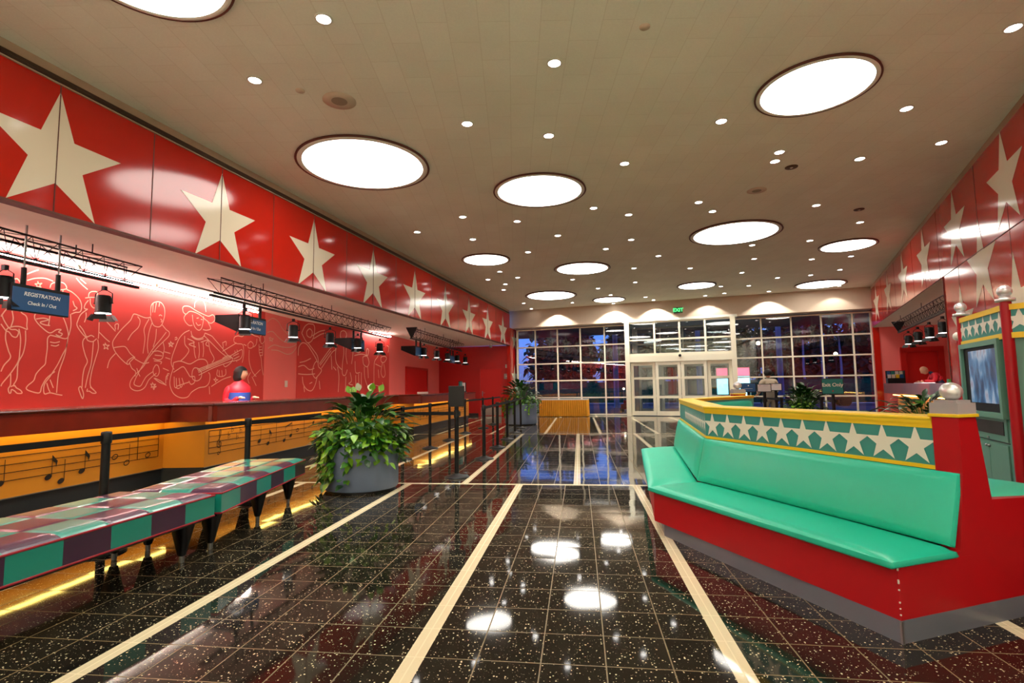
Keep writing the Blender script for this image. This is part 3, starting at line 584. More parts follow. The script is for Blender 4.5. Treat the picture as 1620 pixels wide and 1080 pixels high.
# recessed lamps in the underside of the bulkhead
for i, s in enumerate((.6, 2.4, 4.2, 10.1, 11.9, 13.4)):
    p = Fp(s, BZ, .35); t = thing('soffit_lamp', p, 'small round lamp in the underside of the white bulkhead', 'light', 'lamps under the bulkhead')
    m = MB(); m.lathe([(.09, -.001), (.088, -.01), (.07, -.012)], 'plastic_white', p, 20); m.build('trim_ring', t)
    m = MB(); m.lathe([(.069, -.006), (.001, -.008)], 'down_white', p, 20); m.build('lamp', t)
# exit sign
p = Fp(7.12, 4.42, -.03); t = thing('exit_sign', p, 'green lit exit sign on the white bulkhead over the entrance', 'sign')
m = MB(); m.box(p, (.36, .05, .24), 'exit_plate', X=dF); m.build('case', t)
m = MB(); put_text(m, 'EXIT', .2, p-nF*.028, dF, UP, 'exit_green', True); m.build('lettering', t)
p = Fp(7.12, 2.52, -.1); m = MB(); m.ball(p, .06, 'black_metal'); m.bar(p, p+nF*.1, .05, .05, 'black_metal'); tag(m.build('motion_sensor', loc=p), 'black round sensor on the header over the sliding doors', 'sensor')
# ================================================================ TRUSSES
def truss(a, b, lab, tri_ends=(False, False), w=.24, zt=3.12, zb=2.83):
    a = Vector(a); b = Vector(b); d = (b-a).normalized(); n = Vector((d.y, -d.x, 0)); Ln = (b-a).length
    t = thing('lighting_truss', a+UP*zb, lab, 'truss', 'black lighting trusses')
    m = MB(); r = .012
    for o in (-w/2, w/2): m.tube([a+n*o+UP*zt, b+n*o+UP*zt], r, 'black_metal', 6)
    m.tube([a+UP*(zb+.05), b+UP*(zb+.05)], r, 'black_metal', 6); m.build('chord', t)
    m = MB(); k = max(2, int(Ln/.3)); st = Ln/k
    for i in range(k):
        p, q, c = a+d*(i*st), a+d*((i+1)*st), a+d*((i+.5)*st)
        for o in (-w/2, w/2):
            m.tube([p+n*o+UP*zt, c+UP*(zb+.05)], .0045, 'black_metal', 4, False); m.tube([c+UP*(zb+.05), q+n*o+UP*zt], .0045, 'black_metal', 4, False)
        m.tube([p-n*(w/2)+UP*zt, q+n*(w/2)+UP*zt], .004, 'black_metal', 4, False)
    m.build('web', t)
    m = MB(); m.bar(a-d*.08+UP*zb, b+d*.08+UP*zb, .045, .035, 'black_metal'); m.build('lamp_rail', t)
    m = MB()
    for s in (.15*Ln, .5*Ln, .85*Ln):
        p = a+d*s; m.tube([p+n*(w/2)+UP*zt, p+n*(w/2)+UP*SZ], .008, 'black_metal', 6); m.tube([p-n*(w/2)+UP*zt, p-n*(w/2)+UP*SZ], .008, 'black_metal', 6)
    m.build('hanger', t)
    for f, p in ((tri_ends[0], a), (tri_ends[1], b)):
        if f: m = MB(); m.prism([(0, 0)]*3, 0, 0, 'black_metal'); m = MB(); P3 = [p-n*w*.75+UP*(zt+.05), p+n*w*.75+UP*(zt+.05), p+UP*(zb-.02)]; m.add([q-d*.02 for q in P3]+[q+d*.02 for q in P3], [(0, 1, 2), (5, 4, 3), (0, 3, 4, 1), (1, 4, 5, 2), (2, 5, 3, 0)], 'black_metal'); m.build('end_plate', t)
    return t
truss((-6.35, 1.5, 0), (-6.40, 6.85, 0), 'black triangular lighting truss over the nearest counter')
truss((-5.8, 7.75, 0), (-5.68, 15.2, 0), 'long black lighting truss in the middle, over the second counter')
truss((-5.05, 15.6, 0), (-4.85, 21.6, 0), 'short black lighting truss with a triangle end plate, farthest on the left', (True, False))
RT0, RT1 = pz(1421, 511, 3.12), pz(1500, 468, 3.12)
RT0.z = RT1.z = 0
truss(RT0, RT1+(RT1-RT0).normalized()*2., 'black lighting truss in the right alcove', (True, False))
# stage lamps
def stage_light():
    r = thing('stage_light', (0, 0, 0), 'x', 'light')
    m = MB(); m.lathe([(.001, .17), (.075, .165), (.09, .13), (.095, .12), (.095, -.14), (.1, -.15), (.1, -.165), (.092, -.165)], 'black_metal', n=20)
    m.tube([(-.135, 0, .02), (-.09, 0, .02)], .012, 'black_metal', 6); m.tube([(.135, 0, .02), (.09, 0, .02)], .012, 'black_metal', 6); m.build('body', r)
    m = MB(); m.lathe([(.09, -.164), (.094, -.174), (.06, -.178), (.001, -.18)], 'lamp_lens', n=20); m.build('lens', r)
    m = MB(); m.tube([(-.125, 0, .02), (-.12, 0, .2), (-.04, 0, .26), (0, 0, .27), (.04, 0, .26), (.12, 0, .2), (.125, 0, .02)], .008, 'black_metal', 6); m.box((0, 0, .3), (.05, .05, .08), 'black_metal'); m.build('yoke', r)
    for k in range(4):
        a = k*PI/2+.35; X = Vector((math.cos(a), math.sin(a), 0)); Y = Vector((-math.sin(a), math.cos(a), 0)); m = MB()
        p = [X*.112+Y*(-.07)+UP*-.195, X*.112+Y*.07+UP*-.195, X*.155+Y*.1+UP*-.3, X*.155-Y*.1+UP*-.3]
        q = [v-X*.004 for v in p]
        m.add(p+q, [(0, 1, 2, 3)], 'black_metal'); m.add(p+q, [(7, 6, 5, 4), (0, 4, 5, 1), (1, 5, 6, 2), (2, 6, 7, 3), (3, 7, 4, 0)], 'barn_inner' if k % 2 else 'black_metal'); m.build('barn_door', r)
    return r
T1, T2, T3 = ((-6.35, 1.5, 0), (-6.42, 7.35, 0)), ((-5.8, 7.75, 0), (-5.68, 15.2, 0)), ((-5.05, 15.6, 0), (-4.85, 21.6, 0))
SL = [(6, 452, T1, 'black stage lamp with barn doors on the nearest truss, partly covering the registration sign'), (164, 478, T1, 'black stage lamp with open barn doors at the far end of the nearest truss'),
 (388, 500, T2, 'black stage lamp nearest on the middle truss, in front of the second hanging sign'), (464, 520, T2, 'black stage lamp second on the middle truss, beside the pink pier'), (522, 532, T2, 'black stage lamp third on the middle truss, alone'),
 (566, 539, T2, 'black stage lamp fourth on the middle truss, against the third hanging sign'), (601, 547, T2, 'black stage lamp last on the middle truss'),
 (670.5, 551.7, T3, 'black stage lamp first on the farthest left truss'), (690.8, 557.5, T3, 'black stage lamp second on the farthest left truss'), (708, 561.7, T3, 'black stage lamp third on the farthest left truss'),
 (723.3, 565, T3, 'black stage lamp fourth on the farthest left truss'), (736, 567.5, T3, 'black stage lamp last on the farthest left truss'),
 (1437, 531, (RT0, RT1), 'black stage lamp first in the right alcove, by the triangle plate'), (1452, 526, (RT0, RT1), 'black stage lamp second in the right alcove'), (1470, 518, (RT0, RT1), 'black stage lamp third in the right alcove, tilted'), (1491, 506, (RT0, RT1), 'large looking black stage lamp at the right alcove edge')]
pr = stage_light()
for i, (x, y, tr, lab) in enumerate(SL):
    p = pv(x, y, tr[0], tr[1]); o = pr if i == 0 else dup(pr); o.location = (p.x, p.y, 2.50); o.scale = (.98, .98, .74)
    o.rotation_euler = (0, 0, (i*1.3) % 1.2); o['label'] = lab; o['group'] = 'stage lamps on the trusses'
# spots from a few lamps onto the counters
for i in (0, 1, 2, 3, 4, 6, 7, 9, 11, 13, 15):
    x, y, tr, _ = SL[i]; p = pv(x, y, tr[0], tr[1]); ld = bpy.data.lights.new('stage_beam', 'SPOT'); ld.energy = 150 if i < 12 else 280; ld.spot_size = 1.6; ld.spot_blend = .8; ld.color = (1, .93, .88); ld.shadow_soft_size = .1
    lo = bpy.data.objects.new('stage_beam', ld); COL.objects.link(lo); lo.location = (p.x, p.y, 2.05)
    lo.rotation_euler = (Vector((-.3, .1, -1.5)) if i < 12 else Vector((.7, .6, -1.))).to_track_quat('-Z', 'Y').to_euler()
# hanging signs
def hang_sign(P, Q, x0, x1, yt, hh, lab, words, hood):
    a, b = pv(x0, yt, P, Q), pv(x1, yt, P, Q); d = V2(b-a).normalized(); n = Vector((d.y, -d.x, 0)); z = 2.5; w = V2(b-a).length; c = V2((a+b)/2)
    zc = pv((x0+x1)/2, yt, P, Q).z-hh/2; c.z = zc
    t = thing('hanging_sign', c, lab, 'sign', 'blue hanging signs')
    m = MB(); m.box(c, (w, .05, hh), 'black_metal', X=d); m.build('frame', t)
    m = MB(); m.box(c+n*.028-UP*.012, (w-.01, .01, hh-.05), 'sign_blue', X=d); m.build('panel', t)
    m = MB()
    for i, wd in enumerate(words): put_text(m, wd[0], wd[1], c+n*.036+UP*wd[2], d, UP, 'sign_text', True, .18, w*wd[3])
    if words: m.build('lettering', t)
    for s in (-w*.3, w*.3): m = MB(); m.tube([c+d*s+UP*hh/2, c+d*s+UP*(hh/2+.2)], .028, 'black_metal', 8); m.tube([c+d*s+UP*(hh/2+.2), c+d*s+UP*(SZ-c.z)], .012, 'steel', 6); m.build('hanger', t)
    if hood:
        m = MB(); q = c-d*(w/2); e = [q-n*.02+UP*hh/2, q+n*.02+UP*hh/2, q-d*.0-n*.45+UP*hh/2, q-n*.02-UP*hh/2, q+n*.02-UP*hh/2, q-n*.45+UP*hh*.1]
        m.add(e, [(0, 2, 1), (3, 4, 5), (0, 3, 5, 2), (1, 2, 5, 4)], 'black_metal'); m.build('hood', t)
P, Q = Vector((-6.25, 1.5, 0)), Vector((-6.32, 7.35, 0))
hang_sign(P, Q, 16, 108, 455, .31, 'blue hanging sign reading REGISTRATION Check In / Out', [('REGISTRATION', .15, .05, .62), ('Check In / Out', .125, -.05, .5)], False)
P, Q = Vector((-5.95, 7.75, 0)), Vector((-5.83, 15.2, 0))
hang_sign(P, Q, 377, 419, 501, .31, 'blue hanging sign behind the first lamp of the middle truss', [('REGISTRATION', .14, .05, .7), ('Check In / Out', .12, -.06, .55)], True)
hang_sign(P, Q, 555, 575, 536, .31, 'dark hanging sign near the end of the middle truss', [], True)
P, Q = Vector((-5.15, 15.6, 0)), Vector((-4.95, 21.6, 0))
hang_sign(P, Q, 656, 667, 548, .31, 'dark hanging sign at the start of the farthest left truss', [], True)
hang_sign(P, Q, 711, 718, 562, .31, 'small dark hanging sign between lamps of the farthest left truss', [], False)
# dome camera, switches, plates
p = Vector((-3.9, 23.4, SZ)); t = thing('security_camera', p, 'small camera under the soffit above the far red door', 'camera')
m = MB(); m.lathe([(.05, 0), (.05, -.05), (.03, -.06)], 'plastic_white', p, 16); m.build('mount', t); m = MB(); m.ball(p-UP*.1, .07, 'steel'); m.build('dome', t)
def plate(pxy, P, Q, w, h, mt, lab, nm='wall_plate', cat='switch'):
    d = (Q-P).normalized(); n = Vector((d.y, -d.x, 0)); c = pv(*pxy, P, Q)+n*.012; m = MB(); m.box(c, (w, .02, h), mt, X=d); m.box(c+n*.012, (w*.4, .01, h*.3), 'plastic_white', X=d); tag(m.build(nm, loc=c), lab, cat)
plate((452, 607), AL[1], AL[2], .12, .17, 'plastic_white', 'white wall switch on the pink pier behind the counter')
plate((801.5, 579), AL[4], AL[5], .12, .16, 'plastic_white', 'white wall plate beside the far red door')
plate((802, 595), AL[4], AL[5], .26, .24, 'steel_plate', 'square metal plate under the white wall plate, beside the far red door', 'metal_plate', 'plate')
# ================================================================ LEFT COUNTERS
ZK, ZT, ZF = .215, 1.13, .875
CP = [V2(p) for p in ((-6.0, 1.), (-5.94, 7.0), (-5.36, 7.08), (-5.33, 14.75), (-4.70, 14.74), (-4.40, 20.9))]
def note(m, c, d, n, k, s=1.):
    q = lambda u, v: c+d*(u*s)+UP*(v*s)+n*.009
    def oval(u, v, a, b, hollow=False, rot=.35):
        P = [(u+a*math.cos(t)*math.cos(rot)-b*math.sin(t)*math.sin(rot), v+a*math.cos(t)*math.sin(rot)+b*math.sin(t)*math.cos(rot)) for t in [2*PI*i/14 for i in range(14)]]
        if hollow: m.ribbon([q(*p) for p in P+P[:1]], .012*s, 'ink', n)
        else: m.poly([q(*p) for p in P], 'ink')
    if k == 'o': oval(0, 0, .042, .028, True); return
    oval(0, 0, .042, .03, k == 'h')
    m.ribbon([q(.038, 0), q(.038, .24)], .008*s, 'ink', n)
    if k == 'e': m.poly([q(.04, .24), q(.1, .17), q(.085, .1), q(.075, .15), q(.04, .18)], 'ink')
    if k == 'b': m.ribbon([q(.038, .24), q(.26, .3)], .02*s, 'ink', n); m.ribbon([q(.256, .08), q(.256, .3)], .008*s, 'ink', n); oval(.22, .07, .042, .03)
def clef(m, c, d, n, s=1.):
    pts = [(0, -.2), (-.03, -.24), (-.05, -.2), (-.02, -.17), (.02, -.2), (.02, -.26), (0, -.2), (-.005, 0), (0, .2), (.02, .3), (0, .33), (-.02, .28), (.0, .2), (.05, .1), (.06, .02), (.03, -.06), (-.04, -.08), (-.08, -.02), (-.06, .05), (0, .07), (.04, .02), (.01, -.03)]
    pts = [(0.01, -.3), (-.04, -.31), (-.05, -.26), (-.01, -.25), (.04, -.28), (.045, -.2), (.02, -.05), (0, .12), (.005, .25), (.035, .3), (.055, .22), (.02, .1), (-.05, .02), (-.08, -.06), (-.05, -.13), (.02, -.14), (.07, -.09), (.06, -.02), (.01, 0), (-.03, -.05), (0, -.09)]
    m.ribbon([c+d*(u*s)+UP*(v*s)+n*.009 for u, v in smooth_line(pts, 4)], .018*s, 'ink', n)
def staff_panel(m, P, Q, s0, s1, zc, sp, notes, start_clef=True, n=None):
    d = (Q-P).normalized(); n = Vector((d.y, -d.x, 0))
    for k in range(5): m.ribbon([P+d*s0+UP*(zc+(k-2)*sp)+n*.006, P+d*s1+UP*(zc+(k-2)*sp)+n*.006], .008, 'ink', n)
    for s in [s0, s1]+[x[0] for x in notes if x[2] == '|']: m.ribbon([P+d*s+UP*(zc-2*sp)+n*.006, P+d*s+UP*(zc+2*sp)+n*.006], .01, 'ink', n)
    if start_clef: clef(m, P+d*(s0+.22)+UP*(zc-.01), d, n, sp/.085*.62); 
    if start_clef:
        for u, v in ((.42, .5), (.5, 1.6), (.62, .1), (.7, 1.2)):
            m.ribbon([P+d*(s0+u)+UP*(zc+v*sp+.08)+n*.008, P+d*(s0+u)+UP*(zc+v*sp-.03)+n*.008, P+d*(s0+u+.045)+UP*(zc+v*sp)+n*.008, P+d*(s0+u+.04)+UP*(zc+v*sp+.03)+n*.008, P+d*(s0+u)+UP*(zc+v*sp+.02)+n*.008], .009, 'ink', n)
    for s, v, k in notes:
        if k != '|': note(m, P+d*s+UP*(zc+v*sp), d, n, k)
def counter_unit(i, P, Q, ret, lab, notes, s0, s1, clf):
    d = (Q-P).normalized(); n = Vector((d.y, -d.x, 0)); t = thing('reception_counter', P, lab, 'counter', 'yellow lit reception counters on the left')
    bk = .55
    m = MB(); m.prism([P+n*.0, Q+n*.0, Q-n*bk, P-n*bk], ZK, ZT-.04, 'amber_panel'); staff_panel(m, P, Q, s0, s1, .56, .083, notes, clf); m.build('front_panel', t)
    m = MB(); m.prism([P-n*.02, Q-n*.02, Q-n*(bk-.02), P-n*(bk-.02)], 0, ZK, 'kick_dark'); m.box((P+Q)/2+n*.004+UP*(ZK-.004), ((Q-P).length, .012, .012), 'steel', X=d); m.build('kick_board', t)
    m = MB(); m.box((P+Q)/2+n*.12+UP*(ZF+.02), ((Q-P).length-.1, .05, .02), 'cove_warm', X=d); m.build('light_strip', t)
    m = MB(); m.box((P+Q)/2+n*.12+UP*(ZF+.04), ((Q-P).length-.06, .2, .02), 'mahogany', X=d); m.build('lamp_shelf', t)
    if ret is not None:
        a = P; b = ret; m = MB(); e = (b-a).normalized(); m.prism([a, a-n*bk, b-n*bk, b], ZK+.001, ZT-.045, 'amber_panel'); m.build('return_panel', t)
        m = MB(); m.prism([a-d*.004, a-n*bk, b-n*bk, b-d*.004], 0, ZK, 'kick_dark'); m.build('return_kick_board', t)
    return t
counter_unit(0, CP[0], CP[1], None, 'yellow lit reception counter with black music notes, nearest, behind the benches', [(3.6, -1.2, '|'), (3.85, -2.2, 'q'), (4.35, -2.4, 'e'), (4.5, -3.2, 'q'), (4.75, -2.3, 'e'), (5.05, 0, '|'), (5.2, -1, 'o'), (5.38, -2.2, 'h'), (5.55, 0, '|'), (5.72, -1.5, 'o'), (2.0, -1, 'q'), (2.5, -2, 'e'), (3.0, 0, 'q')], .2, 5.9, False)
counter_unit(1, CP[2], CP[3], CP[1], 'yellow lit reception counter starting with a treble clef, behind the big planter', [(.95, -2.7, 'q'), (1.3, -1.2, 'q'), (1.55, -2., 'e'), (1.8, 0, '|'), (2.05, -2, 'b'), (2.5, -.2, 'o'), (2.75, 0, '|'), (3.1, 1, 'q'), (3.4, -1, 'q'), (3.7, 0, '|'), (4.1, -2, 'e'), (4.6, -1, 'q'), (5.2, 0, '|'), (5.6, -2, 'q'), (6.2, -1, 'e')], .08, 7.5, True)
counter_unit(2, CP[4], CP[5], CP[3], 'yellow lit reception counter at the far end, behind the belt posts', [(.8, -1, 'q'), (1.1, -1.2, 'q'), (1.4, -2, 'q'), (1.8, -1, '|'), (2.2, 0, 'q'), (2.8, -1, 'q'), (3.2, 0, '|'), (3.5, 1, 'q'), (3.9, 1, 'e'), (4.4, 0, '|'), (4.8, 1, 'q'), (5.2, 0, 'q')], .3, 5.9, True)
# continuous worktop with deep wooden edge
FP_ = [V2(p) for p in ((-5.70, 1.), (-5.66, 6.78), (-5.08, 6.86), (-5.04, 14.45), (-4.42, 14.48), (-4.14, 21.0))]
BP_ = [V2(p) for p in ((-4.95, 21.1), (-5.2, 15.6), (-5.85, 14.9), (-5.92, 8.4), (-6.5, 7.6), (-6.55, 1.))]
t = thing('countertop', FP_[0]+UP*ZF, 'continuous dark mahogany countertop running above all the yellow counters', 'countertop')
m = MB(); m.prism(FP_+BP_, ZT-.035, ZT, 'mahogany', 'mahogany_top'); m.build('top_board', t)
for i in range(5):
    a, b = FP_[i], FP_[i+1]; d = (b-a).normalized(); n = Vector((d.y, -d.x, 0)); m = MB(); m.prism([a-n*.01-d*.012, b-n*.01+d*.012, b-n*.05+d*.03, a-n*.05-d*.03], ZF, ZT-.035, 'mahogany'); m.build('fascia_board', t)
m = MB()
for i in range(5):
    a, b = FP_[i], FP_[i+1]; d = (b-a).normalized(); m.tube([a+UP*(ZT-.02), b+UP*(ZT-.02)], .018, 'mahogany_top', 8)
m.build('edge_molding', t)
# small things on the far counter end
p = Vector((-4.5, 20.2, ZT)); t = thing('leaflet_holder', p, 'stack of leaflets in a holder on the far end of the left countertop', 'leaflet holder')
m = MB(); m.box(p+UP*.02, (.3, .2, .04), 'black_metal'); m.box(p+UP*.2, (.3, .02, .36), 'black_metal'); m.build('stand', t)
m = MB(); m.box(p+Vector((0, -.03, .2)), (.24, .03, .34), 'paper'); m.build('leaflet', t)
p = Vector((-4.3, 19.0, ZT)); t = thing('counter_sign', p, 'small teal framed sign on the far left countertop, beside the black sign board', 'sign')
m = MB(); m.box(p+UP*.22, (.04, .46, .4), 'black_metal'); m.box(p+UP*.01, (.2, .3, .02), 'black_metal'); m.build('frame', t)
m = MB(); m.box(p+Vector((.024, 0, .22)), (.008, .4, .34), 'sign_teal'); m.box(p+Vector((0, -.234, .22)), (.03, .006, .34), 'sign_teal'); m.build('panel', t)
p = Vector((-5.0, 16.6, ZT)); m = MB(); m.box(p+UP*.03, (.3, .2, .06), 'plastic_white'); tag(m.build('card_tray', loc=p), 'small pale tray on the far left countertop under the narrow red door', 'tray')
# ================================================================ CHECKED BENCHES
def bench(A, B, width, nl, nw, ph, lab, zt=.47, zb=.315):
    """A-B: front top edge (towards the hall); seat runs back to the left"""
    A = V2(A); B = V2(B); d = (B-A).normalized(); n = Vector((-d.y, d.x, 0)); Ln = (B-A).length
    t = thing('upholstered_bench', (A+B)/2+n*width/2, lab, 'bench', 'checked benches')
    m = MB(); F = lambda s, w, z: A+d*s+n*w+UP*z
    r = .05; N = 12
    def prof(w):      # crowned top
        u = min(w, width-w)/.11; return zt+ (.035*(1-(1-min(u, 1))**2))
    def sh(s):
        u = min(s, Ln-s)/.11; return .0+ (-.03*(1-min(u, 1))**2)
    NS, NW = nl*N, nw*N
    V = []
    for i in range(NS+1):
        for j in range(NW+1):
            s, w = Ln*i/NS, width*j/NW
            e = min(s, Ln-s, w, width-w)
            zz = zt+.035*(1-(1-min(e/.1, 1))**2)
            si, wi = i % N, j % N
            if (si == 0 and 0 < i < NS) or (wi == 0 and 0 < j < NW): zz -= .005
            V.append(F(s, w, zz))
    for i in range(NS):
        for j in range(NW):
            k = (i//N+j//N+ph) % 2; a = i*(NW+1)+j
            o = len(m.v); m.add([V[a], V[a+NW+1], V[a+NW+2], V[a+1]], [(0, 1, 2, 3)], 'teal_vinyl' if k else 'plum_vinyl', True)
    for i in range(nl):
        s, e = Ln*i/nl, Ln*(i+1)/nl; k = (i+ph+1) % 2; mt = 'teal_vinyl' if k else 'plum_vinyl'
        m.quad(F(s, 0, zb), F(e, 0, zb), F(e, 0, zt), F(s, 0, zt), mt); m.quad(F(e, width, zb), F(s, width, zb), F(s, width, zt), F(e, width, zt), mt)
    for j in range(nw):
        s, e = width*j/nw, width*(j+1)/nw
        for sd, i in ((0, 0), (Ln, nl-1)):
            k = (i+j+ph+1) % 2; m.quad(F(sd, e, zb), F(sd, s, zb), F(sd, s, zt), F(sd, e, zt), 'teal_vinyl' if k else 'plum_vinyl')
    m.quad(F(0, 0, zb), F(0, width, zb), F(Ln, width, zb), F(Ln, 0, zb), 'plum_vinyl')
    m.build('seat', t)
    m = MB()
    for z in (zt+.002, zb): m.tube([F(0, 0, z), F(Ln, 0, z), F(Ln, width, z), F(0, width, z), F(0, 0, z)], .007, 'piping_red', 6)
    m.build('piping', t)
    m = MB(); m.prism([F(.06, .06, 0), F(Ln-.06, .06, 0), F(Ln-.06, width-.06, 0), F(.06, width-.06, 0)], zb-.035, zb-.004, 'leg_black'); m.build('frame', t)
    for s in (.16, Ln*.36, Ln*.66, Ln-.16) if Ln > 2.4 else (.13, Ln*.52, Ln-.14):
        for w in (.14, width-.14):
            m = MB(); c = F(s, w, 0); m.lathe([(.028, .05), (.085, zb-.03)], 'leg_black', c, 4); m.lathe([(.018, 0), (.02, .05)], 'steel', c, 10); m.build('leg', t)
    return t
bench((-3.04, -.9), (-2.90, 3.97), .87, 16, 3, 1, 'nearest teal and plum checked vinyl bench with red piping, cut by the left edge')
bench((-2.90, 4.05), (-3.25, 6.02), .78, 6, 3, 0, 'farther teal and plum checked vinyl bench beside the big planter')
# ================================================================ PLANTERS AND PLANTS
def leaf(m, base, dirv, up, L, W, mt, curl=.25, fold=.12, tipf=.55):
    d = Vector(dirv).normalized(); s = d.cross(Vector(up)); s = s.normalized() if s.length > 1e-4 else Vector((1, 0, 0)); u = s.cross(d)
    pr = ((0, .05), (.18, .62), (.38, 1.), (.62, .86), (.84, .42), (1., .0)); vs = []
    for t, w in pr:
        c = Vector(base)+d*(L*t)-UP*(curl*L*t*t); vs += [c-s*(W/2*w)+u*(fold*W*w), c, c+s*(W/2*w)+u*(fold*W*w)]
    fs = []
    for i in range(len(pr)-1): a = 3*i; fs += [(a, a+1, a+4, a+3), (a+1, a+2, a+5, a+4)]
    m.add(vs, fs, mt, True)
def peace_lily(c, R, H, n, lab, group, rnd, flowers=0, nm='peace_lily', cat='plant'):
    c = Vector(c); t = thing(nm, c, lab, cat, group); m = MB(); st = MB()
    for i in range(n):
        a = rnd.random()*2*PI; k = rnd.random()**.7; tip = c+Vector((math.cos(a)*R*k, math.sin(a)*R*k, H*(1-.5*k*k)*rnd.uniform(.55, 1)))
        b = c+Vector((math.cos(a)*.05, math.sin(a)*.05, 0)); mid = b.lerp(tip, .5)+UP*(.12*H)
        pts = [b+(mid-b)*(2*q)*(1-q)*1.0+(tip-b)*q*q for q in (0, .25, .5, .75, 1)]
        st.tube(pts, .0045, 'leaf_mid', 4, False)
        d = (pts[-1]-pts[-2]).normalized()+Vector((math.cos(a)*.55, math.sin(a)*.55, .15)); L = rnd.uniform(.2, .33)*(.7+.3*R/.5)
        leaf(m, tip, d, UP, L, L*rnd.uniform(.42, .56), 'leaf_dark' if rnd.random() < .8 else 'leaf_mid', rnd.uniform(.2, .6))
    m.build('leaves', t); st.build('stems', t)
    for i in range(flowers):
        a = 2*PI*(i+.3)/flowers; f = MB(); tp = c+Vector((math.cos(a)*R*.32*rnd.uniform(.6, 1.5), math.sin(a)*R*.2, H*rnd.uniform(1.0, 1.16)))
        f.tube([c+UP*.1, (c+tp)/2+UP*.1, tp], .004, 'leaf_mid', 5, False)
        leaf(f, tp, Vector((math.cos(a)*.5, math.sin(a)*.5, 1.2)), Vector((.4, -1, .2)), .13, .085, 'spathe_white' if i % 3 == 1 else 'leaf_lime', .1); f.tube([tp, tp+Vector((.0, -.015, .06))], .007, 'spathe', 6); f.build('flower', t)
    return t
def pothos(c, Rr, zr, n, lab, group, rnd, trail=.3, nm='pothos_plant', side=None):
    c = Vector(c); t = thing(nm, c, lab, 'plant', group); m = MB(); st = MB()
    for i in range(n):
        a = rnd.random()*2*PI; q = rnd.random()
        if q < .72: r = Rr*rnd.uniform(.45, 1.34); z = zr+rnd.uniform(-.05, .26)*(1.35-r/Rr*.6)
        else: r = Rr*rnd.uniform(1.04, 1.3); z = zr+rnd.uniform(-trail, .12)*(1.5 if side and math.cos(a-side) > .6 else .75)
        p = Vector((c.x+math.cos(a)*r, c.y+math.sin(a)*r, z)); d = Vector((math.cos(a)*rnd.uniform(.2, 1.2)+rnd.uniform(-.7, .7), math.sin(a)*rnd.uniform(.2, 1.2)+rnd.uniform(-.7, .7), rnd.uniform(-.6, .3)))
        L = rnd.uniform(.07, .13); leaf(m, p, d, (math.cos(a)*.5, math.sin(a)*.5, .8), L, L*.72, rnd.choice(('leaf_mid', 'leaf_mid', 'leaf_lime', 'leaf_lime', 'leaf_dark')), rnd.uniform(.1, .5), .1)
    for i in range(14):
        a = rnd.random()*2*PI if not side else side+rnd.uniform(-1, 1); z1 = zr-trail*rnd.uniform(.8, 1.6); pts = [c+Vector((math.cos(a)*Rr*k, math.sin(a)*Rr*k, 0)) for k in (.7, .98, 1.07, 1.08, 1.1)]
        for p, z in zip(pts, (zr, zr+.06, zr-.02, (zr+z1)/2, z1)): p.z = z
        st.tube(pts, .004, 'leaf_mid', 4, False)
        for k in range(7):
            p = pts[2].lerp(pts[4], k/6); b = a+rnd.uniform(-1, 1); leaf(m, p, (math.cos(b), math.sin(b), -.7), UP, rnd.uniform(.07, .12), .07, rnd.choice(('leaf_mid', 'leaf_lime')), .3)
    m.build('leaves', t); st.build('stems', t); return t
def planter(c, R, H, lab):
    c = Vector(c); t = thing('planter', c, lab, 'planter'); m = MB()
    m.lathe([(R*.92, 0), (R*.92, .03)], 'leg_black', c, 48); m.lathe([(R*.97, .03), (R, .05), (R, H-.02), (R*.985, H), (R*.93, H), (R*.92, H-.02), (R*.92, H-.09)], 'planter_grey', c, 48); m.build('pot', t)
    m = MB(); m.lathe([(R*.92, H-.09), (.001, H-.07)], 'soil', c, 32); m.build('soil', t); return t
rn = random.Random(3)
c1 = (-2.87, 6.78, 0)
planter(c1, .475, .6, 'large round grey planter at the end of the checked benches')
peace_lily((c1[0], c1[1]+.05, .62), .5, .58, 105, 'dark green peace lily with pale blooms in the near grey planter', 'peace lilies', rn, 6)
pothos((c1[0], c1[1], 0), .45, .62, 1250, 'bright green trailing pothos spilling over the near grey planter', 'pothos plants', rn, .34, side=-2.4)
c2 = (-2.05, 18.6, 0)
planter(c2, .56, .72, 'far grey planter by the end of the belt posts')
peace_lily((c2[0], c2[1], .65), .6, .85, 110, 'tall dark leafy plant in the far planter by the left window', 'peace lilies', rn, 0)
pothos((c2[0], c2[1], 0), .54, .75, 380, 'trailing green pothos around the rim of the far left planter', 'pothos plants', rn, .3)
# ================================================================ BELT POSTS
PR = .032
def stanchion_proto():
    r = thing('stanchion', (0, 0, 0), 'x', 'stanchion'); m = MB(); m.lathe([(.178, 0), (.178, .012), (.16, .022), (.06, .045), (.035, .06)], 'black_rubber', n=36); m.build('base', r)
    m = MB(); m.lathe([(PR, .05), (PR, .9)], 'black_metal', n=18); m.build('post', r)
    m = MB(); m.lathe([(PR+.005, .88), (PR+.007, .885), (PR+.007, .965), (PR+.003, .975), (.001, .98)], 'black_rubber', n=18); m.build('belt_head', r); return r
SPR = stanchion_proto(); first = [True]
def post(x, y, lab, to=None, grp='belt barrier posts'):
    o = SPR if first[0] else dup(SPR); first[0] = False; o.location = (x, y, 0); o['label'] = lab; o['group'] = grp; WL[o.name] = Vector((x, y, 0))
    if to:
        m = MB(); a = Vector((x, y, .925)); b = Vector((to[0], to[1], .925)); d = (b-a).normalized(); m.box((a+b)/2, ((b-a).length-.08, .003, .05), 'black_belt', X=d); m.build('belt', o)
    return o
post(-3.9, 2.15, 'black belt post behind the nearest bench, out at the left edge', (-3.9, 3.98))
post(-3.9, 3.98, 'black belt post rising behind the nearest checked bench', (-3.88, 5.85))
